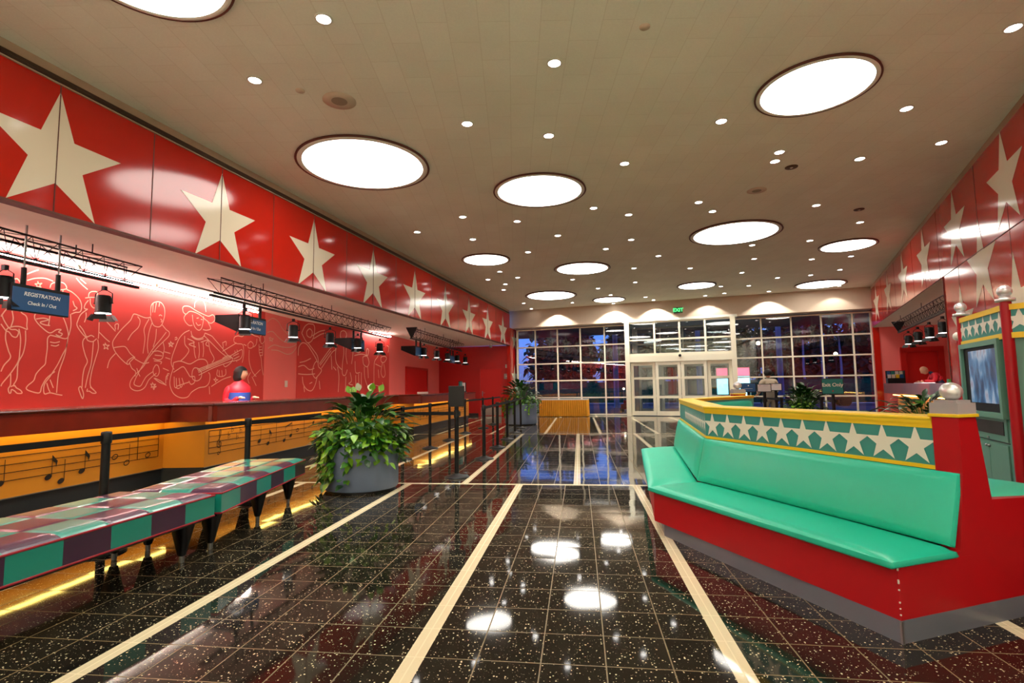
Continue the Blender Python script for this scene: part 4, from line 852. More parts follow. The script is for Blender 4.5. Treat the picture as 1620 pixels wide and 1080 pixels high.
post(-3.88, 5.85, 'black belt post rising behind the farther checked bench', (-3.25, 7.7))
post(-3.25, 7.7, 'black belt post hidden behind the near planter foliage', (-3.25, 9.52))
post(-3.25, 9.52, 'black belt post just right of the near planter', (-3.24, 11.3))
post(-3.24, 11.3, 'black belt post in front of the far yellow counter, second from the near planter', (-3.24, 13.05))
post(-3.24, 13.05, 'black belt post directly behind the sign post, left of it', (-3.28, 15.05))
post(-3.28, 15.05, 'black belt post behind the sign post, just right of its board', (-3.1, 16.95))
post(-3.1, 16.95, 'black belt post in front of the far red door', (-3.06, 18.67))
post(-3.06, 18.67, 'black belt post farthest in the row by the red door')
YS = (9.64, 11.45, 13.24, 15.04, 16.88)
nm = ['black belt post first in the right row, after the sign post', 'black belt post second in the right row', 'black belt post third in the right row, before the far planter', 'black belt post fourth in the right row, before the far planter', 'black belt post last in the right row, before the far planter']
for i, y in enumerate(YS): post(-1.75-.03*i, y, nm[i], (-1.75-.03*(i+1), YS[i+1]) if i < 4 else None)
# sign post with board
def sign_post(x, y, w, h, z, lab, board, lines, ang=0., frame='black_rubber', belt=None):
    o = thing('sign_stand', (x, y, 0), lab, 'sign', 'sign boards on posts'); c = Vector((x, y, 0))
    X = Vector((math.cos(ang), math.sin(ang), 0)); n = Vector((X.y, -X.x, 0))
    m = MB(); m.lathe([(.178, 0), (.178, .012), (.16, .022), (.06, .045), (.035, .06)], 'black_rubber', c, 36); m.build('base', o)
    m = MB(); m.lathe([(PR, .05), (PR, z-h/2)], 'black_metal', c, 18); m.lathe([(PR+.008, .86), (PR+.008, .97)], 'black_rubber', c, 18); m.box(c+UP*.92+X*.035, (.04, .06, .07), 'black_rubber', X=X); m.build('post', o)
    m = MB(); m.box(c+UP*z, (w, .03, h), frame, X=X); m.build('frame', o, bevel=.006)
    if board:
        m = MB(); m.box(c+UP*z+n*.017, (w-.03, .004, h-.03), board, X=X); m.build('panel', o)
        m = MB()
        for tx, sz, dx, dz, mt in lines: put_text(m, tx, sz, c+UP*(z+dz)+X*dx+n*.021, X, UP, mt, True)
        if lines: m.build('lettering', o)
    if belt: m = MB(); a = c+UP*.925; b = Vector((belt[0], belt[1], .925)); d = (b-a).normalized(); m.box((a+b)/2, ((b-a).length-.08, .003, .05), 'black_belt', X=d); m.build('belt', o)
    return o
sign_post(-1.8, 7.68, .235, .305, 1.175, 'blank black sign board on a belt post, nearest in the hall', None, [], belt=(-3.25, 7.7))
# ================================================================ SKIRTED TABLE
ta, tb = V2(pz(854, 659)), V2(pz(929, 659)); d = (tb-ta).normalized(); n = Vector((-d.y, d.x, 0)); w = (tb-ta).length; Wd = .7
t = thing('folding_table', (ta+tb)/2+n*Wd/2, 'long folding table under the gold pleated skirt by the left window', 'table')
m = MB(); m.prism([ta-d*.02, tb+d*.02, tb+n*Wd+d*.02, ta+n*Wd-d*.02], .71, .74, 'table_top'); m.build('tabletop', t, bevel=.008)
for s in (.15, w-.15):
    for v in (.1, Wd-.1): m = MB(); p = ta+d*s+n*v; m.tube([p, p+UP*.71], .015, 'steel', 8); m.build('leg', t)
m = MB(); N = 200; ring = []
per = [(ta, tb), (tb, tb+n*Wd), (tb+n*Wd, ta+n*Wd), (ta+n*Wd, ta)]
for a, b in per:
    e = (b-a).normalized(); nn = Vector((e.y, -e.x, 0)); k = max(6, int((b-a).length/.018))
    for i in range(k): ring.append(a.lerp(b, i/k)+nn*(.014+.013*math.sin(i*1.25)))
K = len(ring); cc = (ta+tb)/2+n*Wd/2
vs = [p+UP*.705 for p in ring]+[p+(p-cc).normalized()*.02+UP*.02 for p in ring]; m.add(vs, [(i, i+K, (i+1) % K+K, (i+1) % K) for i in range(K)], 'cloth_gold', True)
tag(m.build('table_skirt', loc=cc), 'gold pleated cloth skirt hanging around the table by the left window', 'table skirt')
# ================================================================ ISLAND SEATING
def off_poly(P, o):      # parallel offset of an open polyline (to the left of travel)
    out = []
    for i, p in enumerate(P):
        ns = []
        if i > 0: e = (P[i]-P[i-1]).normalized(); ns.append(Vector((-e.y, e.x, 0)))
        if i < len(P)-1: e = (P[i+1]-P[i]).normalized(); ns.append(Vector((-e.y, e.x, 0)))
        q = sum(ns, Vector((0, 0, 0))).normalized(); out.append(p+q*(o/q.dot(ns[0])))
    return out
isl = thing('island_seating', (1.8, 5.2, 0), 'red island seat with teal cushions and a teal star wall with yellow rails', 'bench')
K0_ = V2((1.56, 2.96)); WA, WB_, WC, WD_ = V2((2.05, 3.19)), V2((1.16, 5.16)), V2((1.44, 7.95)), V2((2.85, 9.75))
BA, BB, BC = V2((1.56, 2.96)), V2((.63, 4.88)), V2((.88, 7.75)); BD = V2((2.3, 10.1))
eA = V2((.903, .43)).normalized()
BE = WA+eA*1.15; WT = .17
# plinth + red body (outer seat box)
ins = V2((.09, .0))
m = MB(); kick = [BA+eA*.0+V2((.0, .01)), BB+V2((.085, .0)), BC+V2((.085, -.03)), WC, WB_, WA]
m.prism([BA, V2((.70, 4.82)), V2((.95, 7.66)), WC, WB_, WA], 0, .112, 'island_kick'); m.build('plinth', isl)
m = MB(); m.prism([BA+V2((.002, 0)), BB, BC, WC, WB_, WA], .112, .372, 'island_red'); m.build('seat_box', isl)
# end panel profile (in the plane of the near end)
m = MB(); E = lambda s, z: BA+eA*s-Vector((-eA.y, eA.x, 0))*.002+UP*z; th = Vector((-eA.y, eA.x, 0))*.10
pr = [(0, .112), (0, .372), (.47, .40), (.535, .80), (.535, 1.10), (.676, 1.10), (.75, .645), (1.9, .60), (1.9, .112)]
F1 = [E(s, z) for s, z in pr]; B1 = [p+th for p in F1]; K = len(F1)
m.add(F1+B1, [tuple(range(K)), tuple(range(2*K-1, K-1, -1))]+[(i, i+K, (i+1) % K+K, (i+1) % K) for i in range(K)], 'island_red'); EP = m
m = MB(); m.add([E(0, 0), E(1.9, 0), E(1.9, .112), E(0, .112)]+[E(0, 0)+th, E(1.9, 0)+th, E(1.9, .112)+th, E(0, .112)+th], [(0, 1, 2, 3), (7, 6, 5, 4), (0, 4, 5, 1), (1, 5, 6, 2), (0, 3, 7, 4)], 'island_kick'); m.box(E(0, 0)+UP*.055, (.012, .012, .11), 'steel', X=eA); m.build('end_plinth', isl); m = EP; q = E(0, 0)
for z, h in ((.36, .014), (.3, .02), (.26, .006), (.2, .008), (.17, .004), (.14, .006)): m.box(q-eA*.001+UP*z, (.006, .006, h), 'star_white', X=eA)
m.build('end_panel', isl)
# star wall
WL_ = [WA, WB_, WC, WD_]; WI = off_poly(WL_, -WT)
for i in range(3):
    a, b, c, dd = WL_[i], WL_[i+1], WI[i+1], WI[i]; e = (b-a).normalized()
    if i == 0: a, dd = a+e*.14, dd+e*.14; n = Vector((-e.y, e.x, 0)); Ln = (b-a).length
    m = MB(); m.prism([a, b, c, dd], 0, 1.055, 'teal_paint' if i < 2 else 'teal_paint')
    ns = 10 if i == 0 else (14 if i == 1 else 8); sp = Ln/ns
    if i < 2:
        for k in range(ns): star(m, a+e*((k+.5)*sp)+UP*.925, -e, UP, min(.118, sp*.6), 'star_white', n*.003)
    m.build('star_panel', isl)
    m = MB(); m.prism([a+n*.012, b+n*.012, c-n*.012, dd-n*.012], 1.055, 1.085, 'yellow_paint'); m.prism([a+n*.006, b+n*.006, b-n*.004, a-n*.004], 1.03, 1.056, 'yellow_paint')
    m.tube([a+n*.006+UP*1.085, b+n*.006+UP*1.085], .013, 'yellow_paint', 10); m.tube([dd-n*.006+UP*1.085, c-n*.006+UP*1.085], .013, 'yellow_paint', 10); m.prism([a+n*.006, b+n*.006, c-n*.006, dd-n*.006], 1.085, 1.098, 'yellow_paint'); m.build('top_rail', isl)
    if i < 2: m = MB(); m.prism([a+n*.008, b+n*.008, b-n*.004, a-n*.004], .80, .822, 'yellow_paint'); m.build('lower_rail', isl)
# cushions (rounded slabs)
def cushion(name, quad_lo, thick, nrm, r=.03):
    """quad: 4 corners of the outer face, extruded against nrm, with soft edges"""
    q = [Vector(p) for p in quad_lo]; nrm = Vector(nrm).normalized(); N = 10; M_ = 8; m = MB(); V = []
    for i in range(N+1):
        for j in range(M_+1):
            u, v = i/N, j/M_; u_ = .5-.5*math.cos(PI*u)*(1-.0); v_ = .5-.5*math.cos(PI*v)
            p = q[0].lerp(q[1], u_).lerp(q[3].lerp(q[2], u_), v_)
            su = math.sin(PI*u)**.35 if 0 < u < 1 else 0; sv = math.sin(PI*v)**.35 if 0 < v < 1 else 0
            V.append(p+nrm*(r*(su*sv-1)))
    W = M_+1; fs = [(i*W+j, (i+1)*W+j, (i+1)*W+j+1, i*W+j+1) for i in range(N) for j in range(M_)]; m.add(V, fs, 'cushion', True)
    rim = [i*W for i in range(N+1)]+[N*W+j for j in range(1, M_+1)]+[i*W+M_ for i in range(N-1, -1, -1)]+[j for j in range(M_-1, 0, -1)]
    o = [V[k] for k in rim]; cen = (q[0]+q[1]+q[2]+q[3])/4; md = [p+(p-cen).normalized()*r*.35-nrm*thick*.35 for p in o]; bk = [p-nrm*(thick-r) for p in o]; K = len(o)
    m.add(o+md+bk, [(k, (k+1) % K, (k+1) % K+K, k+K) for k in range(K)]+[(k+K, (k+1) % K+K, (k+1) % K+2*K, k+2*K) for k in range(K)]+[tuple(range(2*K, 3*K))], 'cushion', True)
    return m.build(name, isl)
ov = .03
cushion('seat_cushion', [BA+V2((-.04, -.03))+UP*.43, BB+V2((-.045, .0))+UP*.43, WB_+V2((-.1, -.03))+UP*.43, WA+V2((-.1, -.05))+UP*.43], .062, UP)
cushion('seat_cushion', [BB+V2((-.045, .0))+UP*.43, BC+V2((-.03, .0))+UP*.43, WC+V2((-.08, .1))+UP*.43, WB_+V2((-.1, -.03))+UP*.43], .062, UP)
def lean(a, b, bo, to, z0, z1, thk=.09, nm='back_cushion', inner=False):
    e = (b-a).normalized(); n = Vector((-e.y, e.x, 0))*(1 if not inner else -1)
    q = [a+n*bo+UP*z0, b+n*bo+UP*z0, b+n*to+UP*z1, a+n*to+UP*z1]; nr = (q[1]-q[0]).cross(q[3]-q[0]).normalized(); nr = nr if nr.dot(n) > 0 else -nr
    return cushion(nm, q, thk, nr)
lean(WA+(WB_-WA).normalized()*.02, WB_, .15, .05, .43, .805, .07); lean(WB_, WC, .13, .05, .43, .805, .07)
# inner seats behind the star wall (right side and far side)
I = off_poly([WA, WB_, WC, WD_], -(WT+.08))
eW = (WB_-WA).normalized(); eI = (WI[1]-WI[0]).normalized(); nI = Vector((eI.y, -eI.x, 0))
m = MB(); m.prism([WI[0]+eI*.08, WI[1]-nI*0+eI*-.1, WI[1]+nI*.62-eI*.3, WI[0]+nI*1.1+eI*.5], 0, .56, 'island_red'); m.build('inner_seat_box', isl)
a = BA+eA*.80+eW*.03; cushion('inner_seat_cushion', [a+UP*.665, a+eW*1.8+UP*.665, a+eW*1.8+eA*.55+UP*.665, BA+eA*1.6+eW*.03+UP*.64], .07, UP)
a = BA+eA*.795+eW*.012; b = a+eW*1.75; q = [b+UP*.65, a+UP*.65, a-eA*.07+UP*1.085, b-eA*.07+UP*1.085]; nr = (q[1]-q[0]).cross(q[3]-q[0]).normalized(); nr = nr if nr.dot(eA) > 0 else -nr; cushion('inner_back_cushion', q, .07, nr)
eD = (WI[3]-WI[2]).normalized(); nD = Vector((eD.y, -eD.x, 0))
m = MB(); m.prism([WI[2]+eD*.1, WI[3], WI[3]+nD*.5, WI[2]+eD*.1+nD*.5], 0, .44, 'island_red'); m.build('inner_seat_box', isl)
lean(WI[2]+eD*.05, WI[3]-eD*.05, .08, .01, .5, 1.04, .06, 'inner_back_cushion', True)
# corner columns with cap and silver ball
def column(c, X, w, h, lab_ball, rb=.062, w2=None):
    w2 = w2 or w
    X = Vector(X); c = Vector(c); m = MB(); m.box(c+UP*(h/2+.06), (w, w2, h-.12), 'island_red', X=X); m.build('column', isl)
    m = MB(); m.box(c+UP*(h+.006), (w+.026, w2+.026, .018), 'yellow_paint', X=X); m.build('column_molding', isl, bevel=.004)
    m = MB(); m.box(c+UP*(h+.045), (w+.01, w2+.01, .06), 'cap_grey', X=X); m.box(c+UP*(h+.082), (w-.02, w2-.02, .016), 'cap_grey', X=X); k = m.build('column_cap', isl)
    m = MB(); m.ball(c+UP*(h+.09+rb*.9), rb, 'silver', 32, .93); m.build('ball', k)
eW = (WB_-WA).normalized(); cA = WA+eW*.02+Vector((eW.y, -eW.x, 0))*.085; pass
column(BA+eA*.6055+Vector((-eA.y, eA.x, 0))*.0675, eA, .139, 1.10, '', .054, .137)
column(WD_+V2((-.09, .0)), (1, 0, 0), .2, 1.12, '', .07)
# ================================================================ INFORMATION KIOSK
k0, k1, k2 = V2(pz(1520.6, 503.9, 2.1)), V2(pz(1584.4, 483.9, 2.1)), None
dk = (k1-k0).normalized(); nk = Vector((dk.y, -dk.x, 0))
if nk.dot(V2((-1, -.2))) < 0: nk = -nk
k0 = k0+dk*.0; k1 = k1+dk*.1; dk2 = (dk*math.cos(.95)+(-nk)*math.sin(.95)).normalized(); k2 = k1+dk2*1.3; nk2 = Vector((dk2.y, -dk2.x, 0)); nk2 = nk2 if nk2.dot(nk) > 0 else -nk2
ki = thing('information_kiosk', (k0+k1)/2, 'green video kiosk with red poles, silver balls and a star header', 'kiosk')
KP = lambda s, z, o=0.: k0+dk*s+nk*o+UP*z
KL = (k1-k0).length
def kpx(x, y): p = pv(x, y, k0, k1); return (p-k0).dot(dk), p.z
m = MB(); m.prism([k0, k1, k2, k0-nk*1.1+dk*.2], 0, 2.1, 'kiosk_green'); m.build('cabinet_body', ki)
z_a = kpx(1550, 532)[1]
for P_, D_, N_, Ln in ((k0, dk, nk, KL), (k1, dk2, nk2, 1.3)):
    m = MB(); c = P_+D_*Ln/2+N_*.012; m.box(c+UP*1.935, (Ln, .024, .33), 'teal_paint', X=D_)
    ns = max(3, int(Ln/.2)); 
    for i in range(ns): star(m, P_+D_*((i+.5)*Ln/ns)+N_*.027+UP*1.93, D_, UP, .125, 'star_white', r=.05)
    m.build('star_header', ki)
    for z in (2.07, 1.77): m = MB(); m.box(c+N_*.006+UP*z, (Ln, .034, .06), 'yellow_paint', X=D_); m.build('header_rail', ki)
(sa_, za), (sb_, zb) = kpx(1535, 556), kpx(1588, 650)
s_l, s_r = kpx(1533, 600)[0], kpx(1588, 600)[0]; z_t, z_b = kpx(1560, 550)[1], kpx(1565, 648)[1]
m = MB(); m.box(KP((s_l+s_r)/2, (z_t+z_b)/2, .012), (s_r-s_l+.03, .03, z_t-z_b+.03), 'black_metal', X=dk); mo = m.build('monitor', ki)
m = MB(); m.box(KP((s_l+s_r)/2+.07, (z_t+z_b)/2+.03, .03), (s_r-s_l-.17, .008, z_t-z_b-.1), 'screen', X=dk); m.build('screen', mo)
m = MB()
for o_ in ((s_l-.045, (z_t+z_b)/2, .06, z_t-z_b+.16), (s_r+.045, (z_t+z_b)/2, .06, z_t-z_b+.16), ((s_l+s_r)/2, z_t+.05, s_r-s_l+.06, .06), ((s_l+s_r)/2, z_b-.05, s_r-s_l+.06, .06)): m.box(KP(o_[0], o_[1], .03), (o_[2], .06, o_[3]), 'kiosk_green', X=dk)
m.build('monitor_surround', ki)
zs = kpx(1570, 676)[1]; m = MB(); m.box(KP((s_l+s_r)/2, zs, .006), (s_r-s_l+.02, .02, .27), 'kiosk_green', X=dk); dr = m.build('drawer', ki)
m = MB(); m.box(KP((s_l+s_r)/2, zs+.01, .018), (s_r-s_l-.12, .008, .15), 'dark_slot', X=dk); m.build('vent_slot', dr)
m = MB(); m.box(KP((s_l+s_r)/2, zs-.115, .02), (.05, .01, .02), 'steel', X=dk); m.build('lock', dr)
for i in (0, 1):
    s = (s_l+s_r)/2+(-.25 if i == 0 else .25)*(s_r-s_l); m = MB(); m.box(KP(s, (zs-.16)/2+.03, .006), ((s_r-s_l)/2-.01, .02, zs-.24), 'kiosk_green', X=dk); do = m.build('cabinet_door', ki)
    m = MB(); m.ball(KP((s_l+s_r)/2+(-.04, .04)[i], zs-.21, .03), .016, 'steel'); m.build('knob', do)
m = MB()
for z in (zs+.145, zs-.145): m.box(KP((s_l+s_r)/2, z, .004), (s_r-s_l+.04, .008, .008), 'dark_slot', X=dk)
m.build('joint_line', ki)
for p in (k0, k1, k2):
    q = p; m = MB(); m.lathe([(.05, 0), (.05, 2.13)], 'island_red', q, 20); po = m.build('pole', ki)
    m = MB(); m.lathe([(.05, 2.13), (.085, 2.135), (.085, 2.165), (.05, 2.17), (.04, 2.19)], 'silver', q, 24); m.ball(q+UP*2.245, .066, 'silver', 24); m.build('ball', po)
# directory board behind the kiosk
b0 = pz(1515, 552, 1.75); b0.z = 0; wdb = .62; Xd = dF; q = b0+Xd*.35
t = thing('directory_board', q, 'black directory board with white text and ball top, left of the kiosk', 'sign')
m = MB(); m.tube([q-Xd*.33, q-Xd*.33+UP*1.86], .03, 'island_red', 12); m.build('pole', t); m = MB(); m.ball(q-Xd*.33+UP*1.93, .065, 'plastic_white'); m.build('ball', t)
m = MB(); m.box(q+UP*1.0, (wdb, .05, 1.7), 'dark_slot', X=Xd); m.box(q+UP*1.72-nF*.027, (wdb-.03, .006, .22), 'kiosk_green', X=Xd); m.build('panel', t)
m = MB()
for i, z in enumerate((1.5, 1.42, 1.34, 1.26, 1.18, 1.04, .96, .88, .8, .62)): m.box(q-Xd*(.12-.03*(i % 3))+UP*z-nF*.028, (.3-.06*(i % 3), .004, .022), 'paper', X=Xd)
m.build('lettering', t)
# ================================================================ RIGHT ALCOVE COUNTER
c0, c1_ = V2(pv(1398, 610, E0-nF*1.2, E1-nF*1.2)), V2(pz(1480, 626.7, .915))
dir_ = (c1_-c0).normalized(); c0 = c0; c1_ = c1_+dir_*2.2
nn = Vector((-dir_.y, dir_.x, 0)); nn = nn if nn.x > 0 else -nn
t = thing('reception_desk', c0, 'dark topped desk with a glowing wooden front in the right alcove', 'counter')
m = MB(); m.prism([c0, c1_, c1_+nn*.75, c0+nn*.75], .915, 1.25, 'mahogany', 'mahogany_top'); m.build('desk_top', t)
m = MB(); a, b = c0+dir_*.5+nn*.28, c1_+nn*.28; m.prism([a, b, b+nn*.35, a+nn*.35], .12, .915, 'amber_panel')
for k in range(9): m.box((a+b)/2-nn*.003+UP*(.2+k*.08), ((b-a).length, .004, .008), 'ink', X=dir_)
m.build('front_panel', t)
m = MB(); m.prism([a+nn*.02, b+nn*.02, b+nn*.33, a+nn*.33], 0, .12, 'kick_dark'); m.build('kick_board', t)
m = MB(); m.box((a+b)/2-nn*.12+UP*.86, ((b-a).length-.1, .05, .016), 'cove_warm', X=dir_); m.build('light_strip', t)
p = pv(1417, 604, c0+nn*.35, c1_+nn*.35); p.z = 1.25
t = thing('leaflet_rack', p, 'black rack full of colourful leaflets on the right desk', 'leaflet rack')
m = MB(); m.box(p+UP*.22-dir_*.14, (.5, .03, .44), 'black_metal', X=nn); m.box(p+UP*.09, (.5, .28, .18), 'black_metal', X=nn); m.box(p+nn*.25+UP*.22, (.02, .28, .44), 'black_metal', X=nn); m.build('rack', t)
for i in range(4):
    for j in range(2):
        q = p+nn*(-.18+.12*i)+dir_*(.04-.08*j)+UP*(.24+.11*j); m = MB(); m.box(q, (.1, .015, .14), ['paper', 'sign_blue', 'star_cream', 'sign_teal', 'yellow_paint'][(i*2+j) % 5], X=nn); m.build('leaflet', t)
p = pv(1462, 604, c0+nn*.35, c1_+nn*.35); p.z = 1.25; m = MB(); m.box(p+UP*.01, (.8, .3, .02), 'paper', X=dir_); tag(m.build('paper_stack', loc=p), 'white papers spread on the right desk in front of the bending clerk', 'papers')
p = pv(1505, 604, c0+nn*.35, c1_+nn*.35); p.z = 1.25; m = MB(); m.box(p+UP*.05, (.14, .14, .1), 'leaf_mid', X=dir_); tag(m.build('green_box', loc=p), 'small green box on the right desk, beside the papers', 'box')
# plant in front of the desk
rn = random.Random(9)
g = pz(1462, 652, .78); cc = Vector((g.x, g.y, 0)); cc = cc*1.0
planter(Vector((cc.x, cc.y, 0)), .36, .62, 'grey planter hidden behind the star wall, in front of the right desk')
peace_lily((cc.x, cc.y, .55), .62, .5, 70, 'dark leafy plant in front of the right desk, beside the silver ball', 'peace lilies', rn)
# plant and signs on the right near the window
def at_depth(x, y, dist):
    d = ray(x, y); return CC+d*(dist/d.dot(_fw))
g = at_depth(1272, 640, 13.2); g.z = 0
planter(g, .42, .6, 'planter of the bushy plant in front of the right window')
peace_lily((g.x, g.y, .55), .42, .68, 120, 'bushy dark green plant left of the exit only sign', 'peace lilies', rn)
pothos((g.x, g.y, 0), .4, .62, 300, 'trailing light green plant under the bushy plant by the exit only sign', 'pothos plants', rn, .2)
SG = [(1184, 613, 11.5, .31, .2, 'small blue sign board beside the far silver ball', 'sign_blue', [('•', .09, 0, .04, 'sign_text'), ('————', .04, 0, -.02, 'sign_text')]),
 (1209, 613.5, 12.2, .3, .19, 'small white sign board, left one of the white pair', 'paper', [('———', .03, .03, .05, 'ink'), ('•', .06, -.09, .05, 'island_red')]),
 (1227, 612, 13., .28, .18, 'small white sign board, right one of the white pair', 'paper', [('———', .03, .03, .05, 'ink'), ('•', .06, -.08, .05, 'island_red')]),
 (1317, 611, 11.0, .4, .33, 'teal sign board reading Exit Only', 'sign_teal', [('Exit Only', .1, 0, .03, 'star_white'), ('•', .1, 0, -.1, 'island_red')])]
for x, y, dd, w, h, lab, bd, ln in SG:
    p = at_depth(x, y, dd); sign_post(p.x, p.y, w, h, p.z, lab, bd, ln, ang=-.3, frame='black_rubber')
pr_ = None
for x, lab in ((1166.5, None), (1236.5, 'slim black belt post between the small white signs and the bushy plant'), (1300, 'slim black belt post hidden between the bushy plant and the exit sign')):
    if lab: p = at_depth(x, 640, 12.5); post(p.x, p.y, lab, grp='belt posts by the right window')
# dark barrier benches far right
p = at_depth(1355, 640, 14.5); p.z = 0
t = thing('waiting_bench', p, 'low dark bench with a green seat before the right window', 'bench'); X = dF
m = MB(); m.box(p+UP*.42, (1.5, .5, .09), 'leg_black', X=X); m.build('frame', t)
for s in (-.65, .65): m = MB(); m.box(p+X*s+UP*.19, (.12, .4, .38), 'leg_black', X=X); m.build('leg', t)
m = MB(); m.box(p+UP*.49, (.5, .46, .05), 'leaf_mid', X=X); m.build('seat', t)
# ================================================================ PEOPLE
def skin_body(pts, edges, rad, mt, name, parent, root=0, sub=2):
    me = bpy.data.meshes.new(name); o = bpy.data.objects.new(name, me); COL.objects.link(o); me.from_pydata([tuple(p) for p in pts], edges, []); me.update(); me.materials.append(MATS[mt])
    s = o.modifiers.new('skin', 'SKIN'); s.use_smooth_shade = True
    for i, v in enumerate(me.skin_vertices[0].data): r = rad[i]; v.radius = r if isinstance(r, tuple) else (r, r); v.use_root = (i == root)
    u = o.modifiers.new('sub', 'SUBSURF'); u.levels = sub; u.render_levels = sub
    if parent: o.parent = parent
    WL[o.name] = WL[parent.name] if parent else Vector((0, 0, 0)); return o
def head_mesh(c, fwd, s, parent, hair=None, bald=False):
    """egg-shaped head with nose, brow, chin, ears and eyes; c = centre, s = half height"""
    fwd = Vector(fwd).normalized(); rt = fwd.cross(UP).normalized(); up = rt.cross(fwd)
    W = lambda x, y, z: c+rt*(x*s)+fwd*(y*s)+up*(z*s)
    m = MB(); N, K = 16, 20; V = []
    for i in range(N+1):
        t = PI*i/N; z = -math.cos(t); r = math.sin(t)
        for k in range(K):
            a = 2*PI*k/K; x = math.cos(a)*r*.68*(1-.22*max(0, -z)**1.5); y = math.sin(a)*r*.82
            if y < 0: y *= 1.08-.25*max(0, -z)
            f = max(0, math.sin(a))**8
            if -.35 < z < .2: y += f*.2*(1-abs(z+.12)/.3 if abs(z+.12) < .3 else 0)       # nose
            if -.5 < z < -.38: y += f*.05
            if z < -.75: y += f*.07*r/.6
            V.append(W(x, y, z))
    m.add(V, [(i*K+k, i*K+(k+1) % K, (i+1)*K+(k+1) % K, (i+1)*K+k) for i in range(N) for k in range(K)], 'skin', True)
    for sx in (-1, 1): m.lathe([(.001, -.04*s), (.13*s, 0), (.17*s, .05*s), (.001, .07*s)], 'skin', W(sx*.68, -.05, -.02), 10, rt*sx)
    o = m.build('head', parent)
    for sx in (-1, 1): e = MB(); e.ball(W(sx*.26, .72, .08), .075*s, 'star_white', 8); e.ball(W(sx*.26, .78, .08), .04*s, 'ink', 8); e.build('eye', o)
    e = MB(); e.tube([W(-.2, .74, -.48), W(0, .84, -.5), W(.2, .74, -.48)], .03*s, 'piping_red', 6); e.build('mouth', o)
    return W
# clerk behind the left counter (faces right, hair to the nape)
pc = at_depth(379, 600, 9.75); pc.z = 0; f1 = Vector((.93, -.36, 0)).normalized(); r1 = f1.cross(UP); fh = Vector((.97, .22, 0)).normalized()
t = thing('person', pc, 'person with dark hair in a red and blue jacket behind the left counter', 'person')
H = 1.75; hc = pc+f1*.05+UP*(H-.125)
B = lambda x, y, z: pc+r1*x+f1*y+UP*z
pts = [B(0, 0, .95), B(0, 0, 1.15), B(0, -.02, 1.32), B(0, .0, 1.44), B(0, .03, 1.52), B(-.1, 0, .85), B(-.11, .02, .48), B(-.11, -.02, .08), B(-.11, .1, .04), B(.1, 0, .85), B(.11, .02, .48), B(.11, -.02, .08), B(.11, .1, .04)]
ed = [(0, 1), (1, 2), (2, 3), (3, 4), (0, 5), (5, 6), (6, 7), (7, 8), (0, 9), (9, 10), (10, 11), (11, 12)]
skin_body([p-pc for p in pts], ed, [(.16, .13), (.15, .12), (.17, .12), (.07, .07), .055, .095, .07, .05, .04, .095, .07, .05, .04], 'navy', 'body', t)
for sx in (-1, 1):      # jacket arms
    a = [B(sx*.1, -.02, 1.37), B(sx*.19, -.04, 1.34), B(sx*.22, -.07, 1.12), B(sx*.2, .1, 1.08), B(sx*.15, .2, 1.19)]
    skin_body([p-pc for p in a], [(0, 1), (1, 2), (2, 3), (3, 4)], [.07, .075, .065, .055, .04], 'jacket_red', 'sleeve', t)
    m = MB(); h = B(sx*.14, .25, 1.18)
    m.ball(h, .038, 'skin', 10, .7)
    for k in range(4): q = h+r1*((k-1.5)*.018)+f1*.02; m.tube([q, q+f1*.04, q+f1*.065-UP*.015], [.009, .008, .006], 'skin', 6)
    m.tube([h-r1*sx*.03, h-r1*sx*.045+f1*.03], [.01, .008], 'skin', 6); m.build('hand', t)
m = MB(); N = 24
def ell(z, a, b, y=0): return [B(a*math.cos(2*PI*k/N), y+b*math.sin(2*PI*k/N), z) for k in range(N)]
def loft(m, rings, mt, cap=True):
    n = len(rings[0]); V = [p for r in rings for p in r]; m.add(V, [(i*n+k, i*n+(k+1) % n, (i+1)*n+(k+1) % n, (i+1)*n+k) for i in range(len(rings)-1) for k in range(n)], mt, True)
    if cap: m.add(rings[-1], [tuple(range(n))], mt)
loft(m, [ell(1.27, .205, .158), ell(1.3, .215, .16), ell(1.38, .2, .14), ell(1.43, .14, .1), ell(1.48, .075, .075), ell(1.5, .07, .07, .01)], 'jacket_red', False)
loft(m, [ell(.85, .2, .165), ell(1.0, .2, .165), ell(1.27, .206, .159)], 'jacket_blue', False); m.build('jacket', t)
WH = head_mesh(hc, fh, .125, t)
m = MB(); V = []; N_, K_ = 12, 20
for i in range(N_+1):
    a = PI*.62*i/N_
    for k in range(K_):
        b = 2*PI*k/K_; x, y, z = math.sin(a)*math.cos(b)*.8, math.sin(a)*math.sin(b)*.98-.12, math.cos(a)*1.06
        if y > .35: z = max(z, .38)
        elif z < .2: z *= 1.9
        V.append(WH(x, y, z))
m.add(V, [(i*K_+k, i*K_+(k+1) % K_, (i+1)*K_+(k+1) % K_, (i+1)*K_+k) for i in range(N_) for k in range(K_)], 'hair', True); m.ball(WH(0, -.45, -.55), .088, 'hair', 16, 1.25); m.build('hair', t)
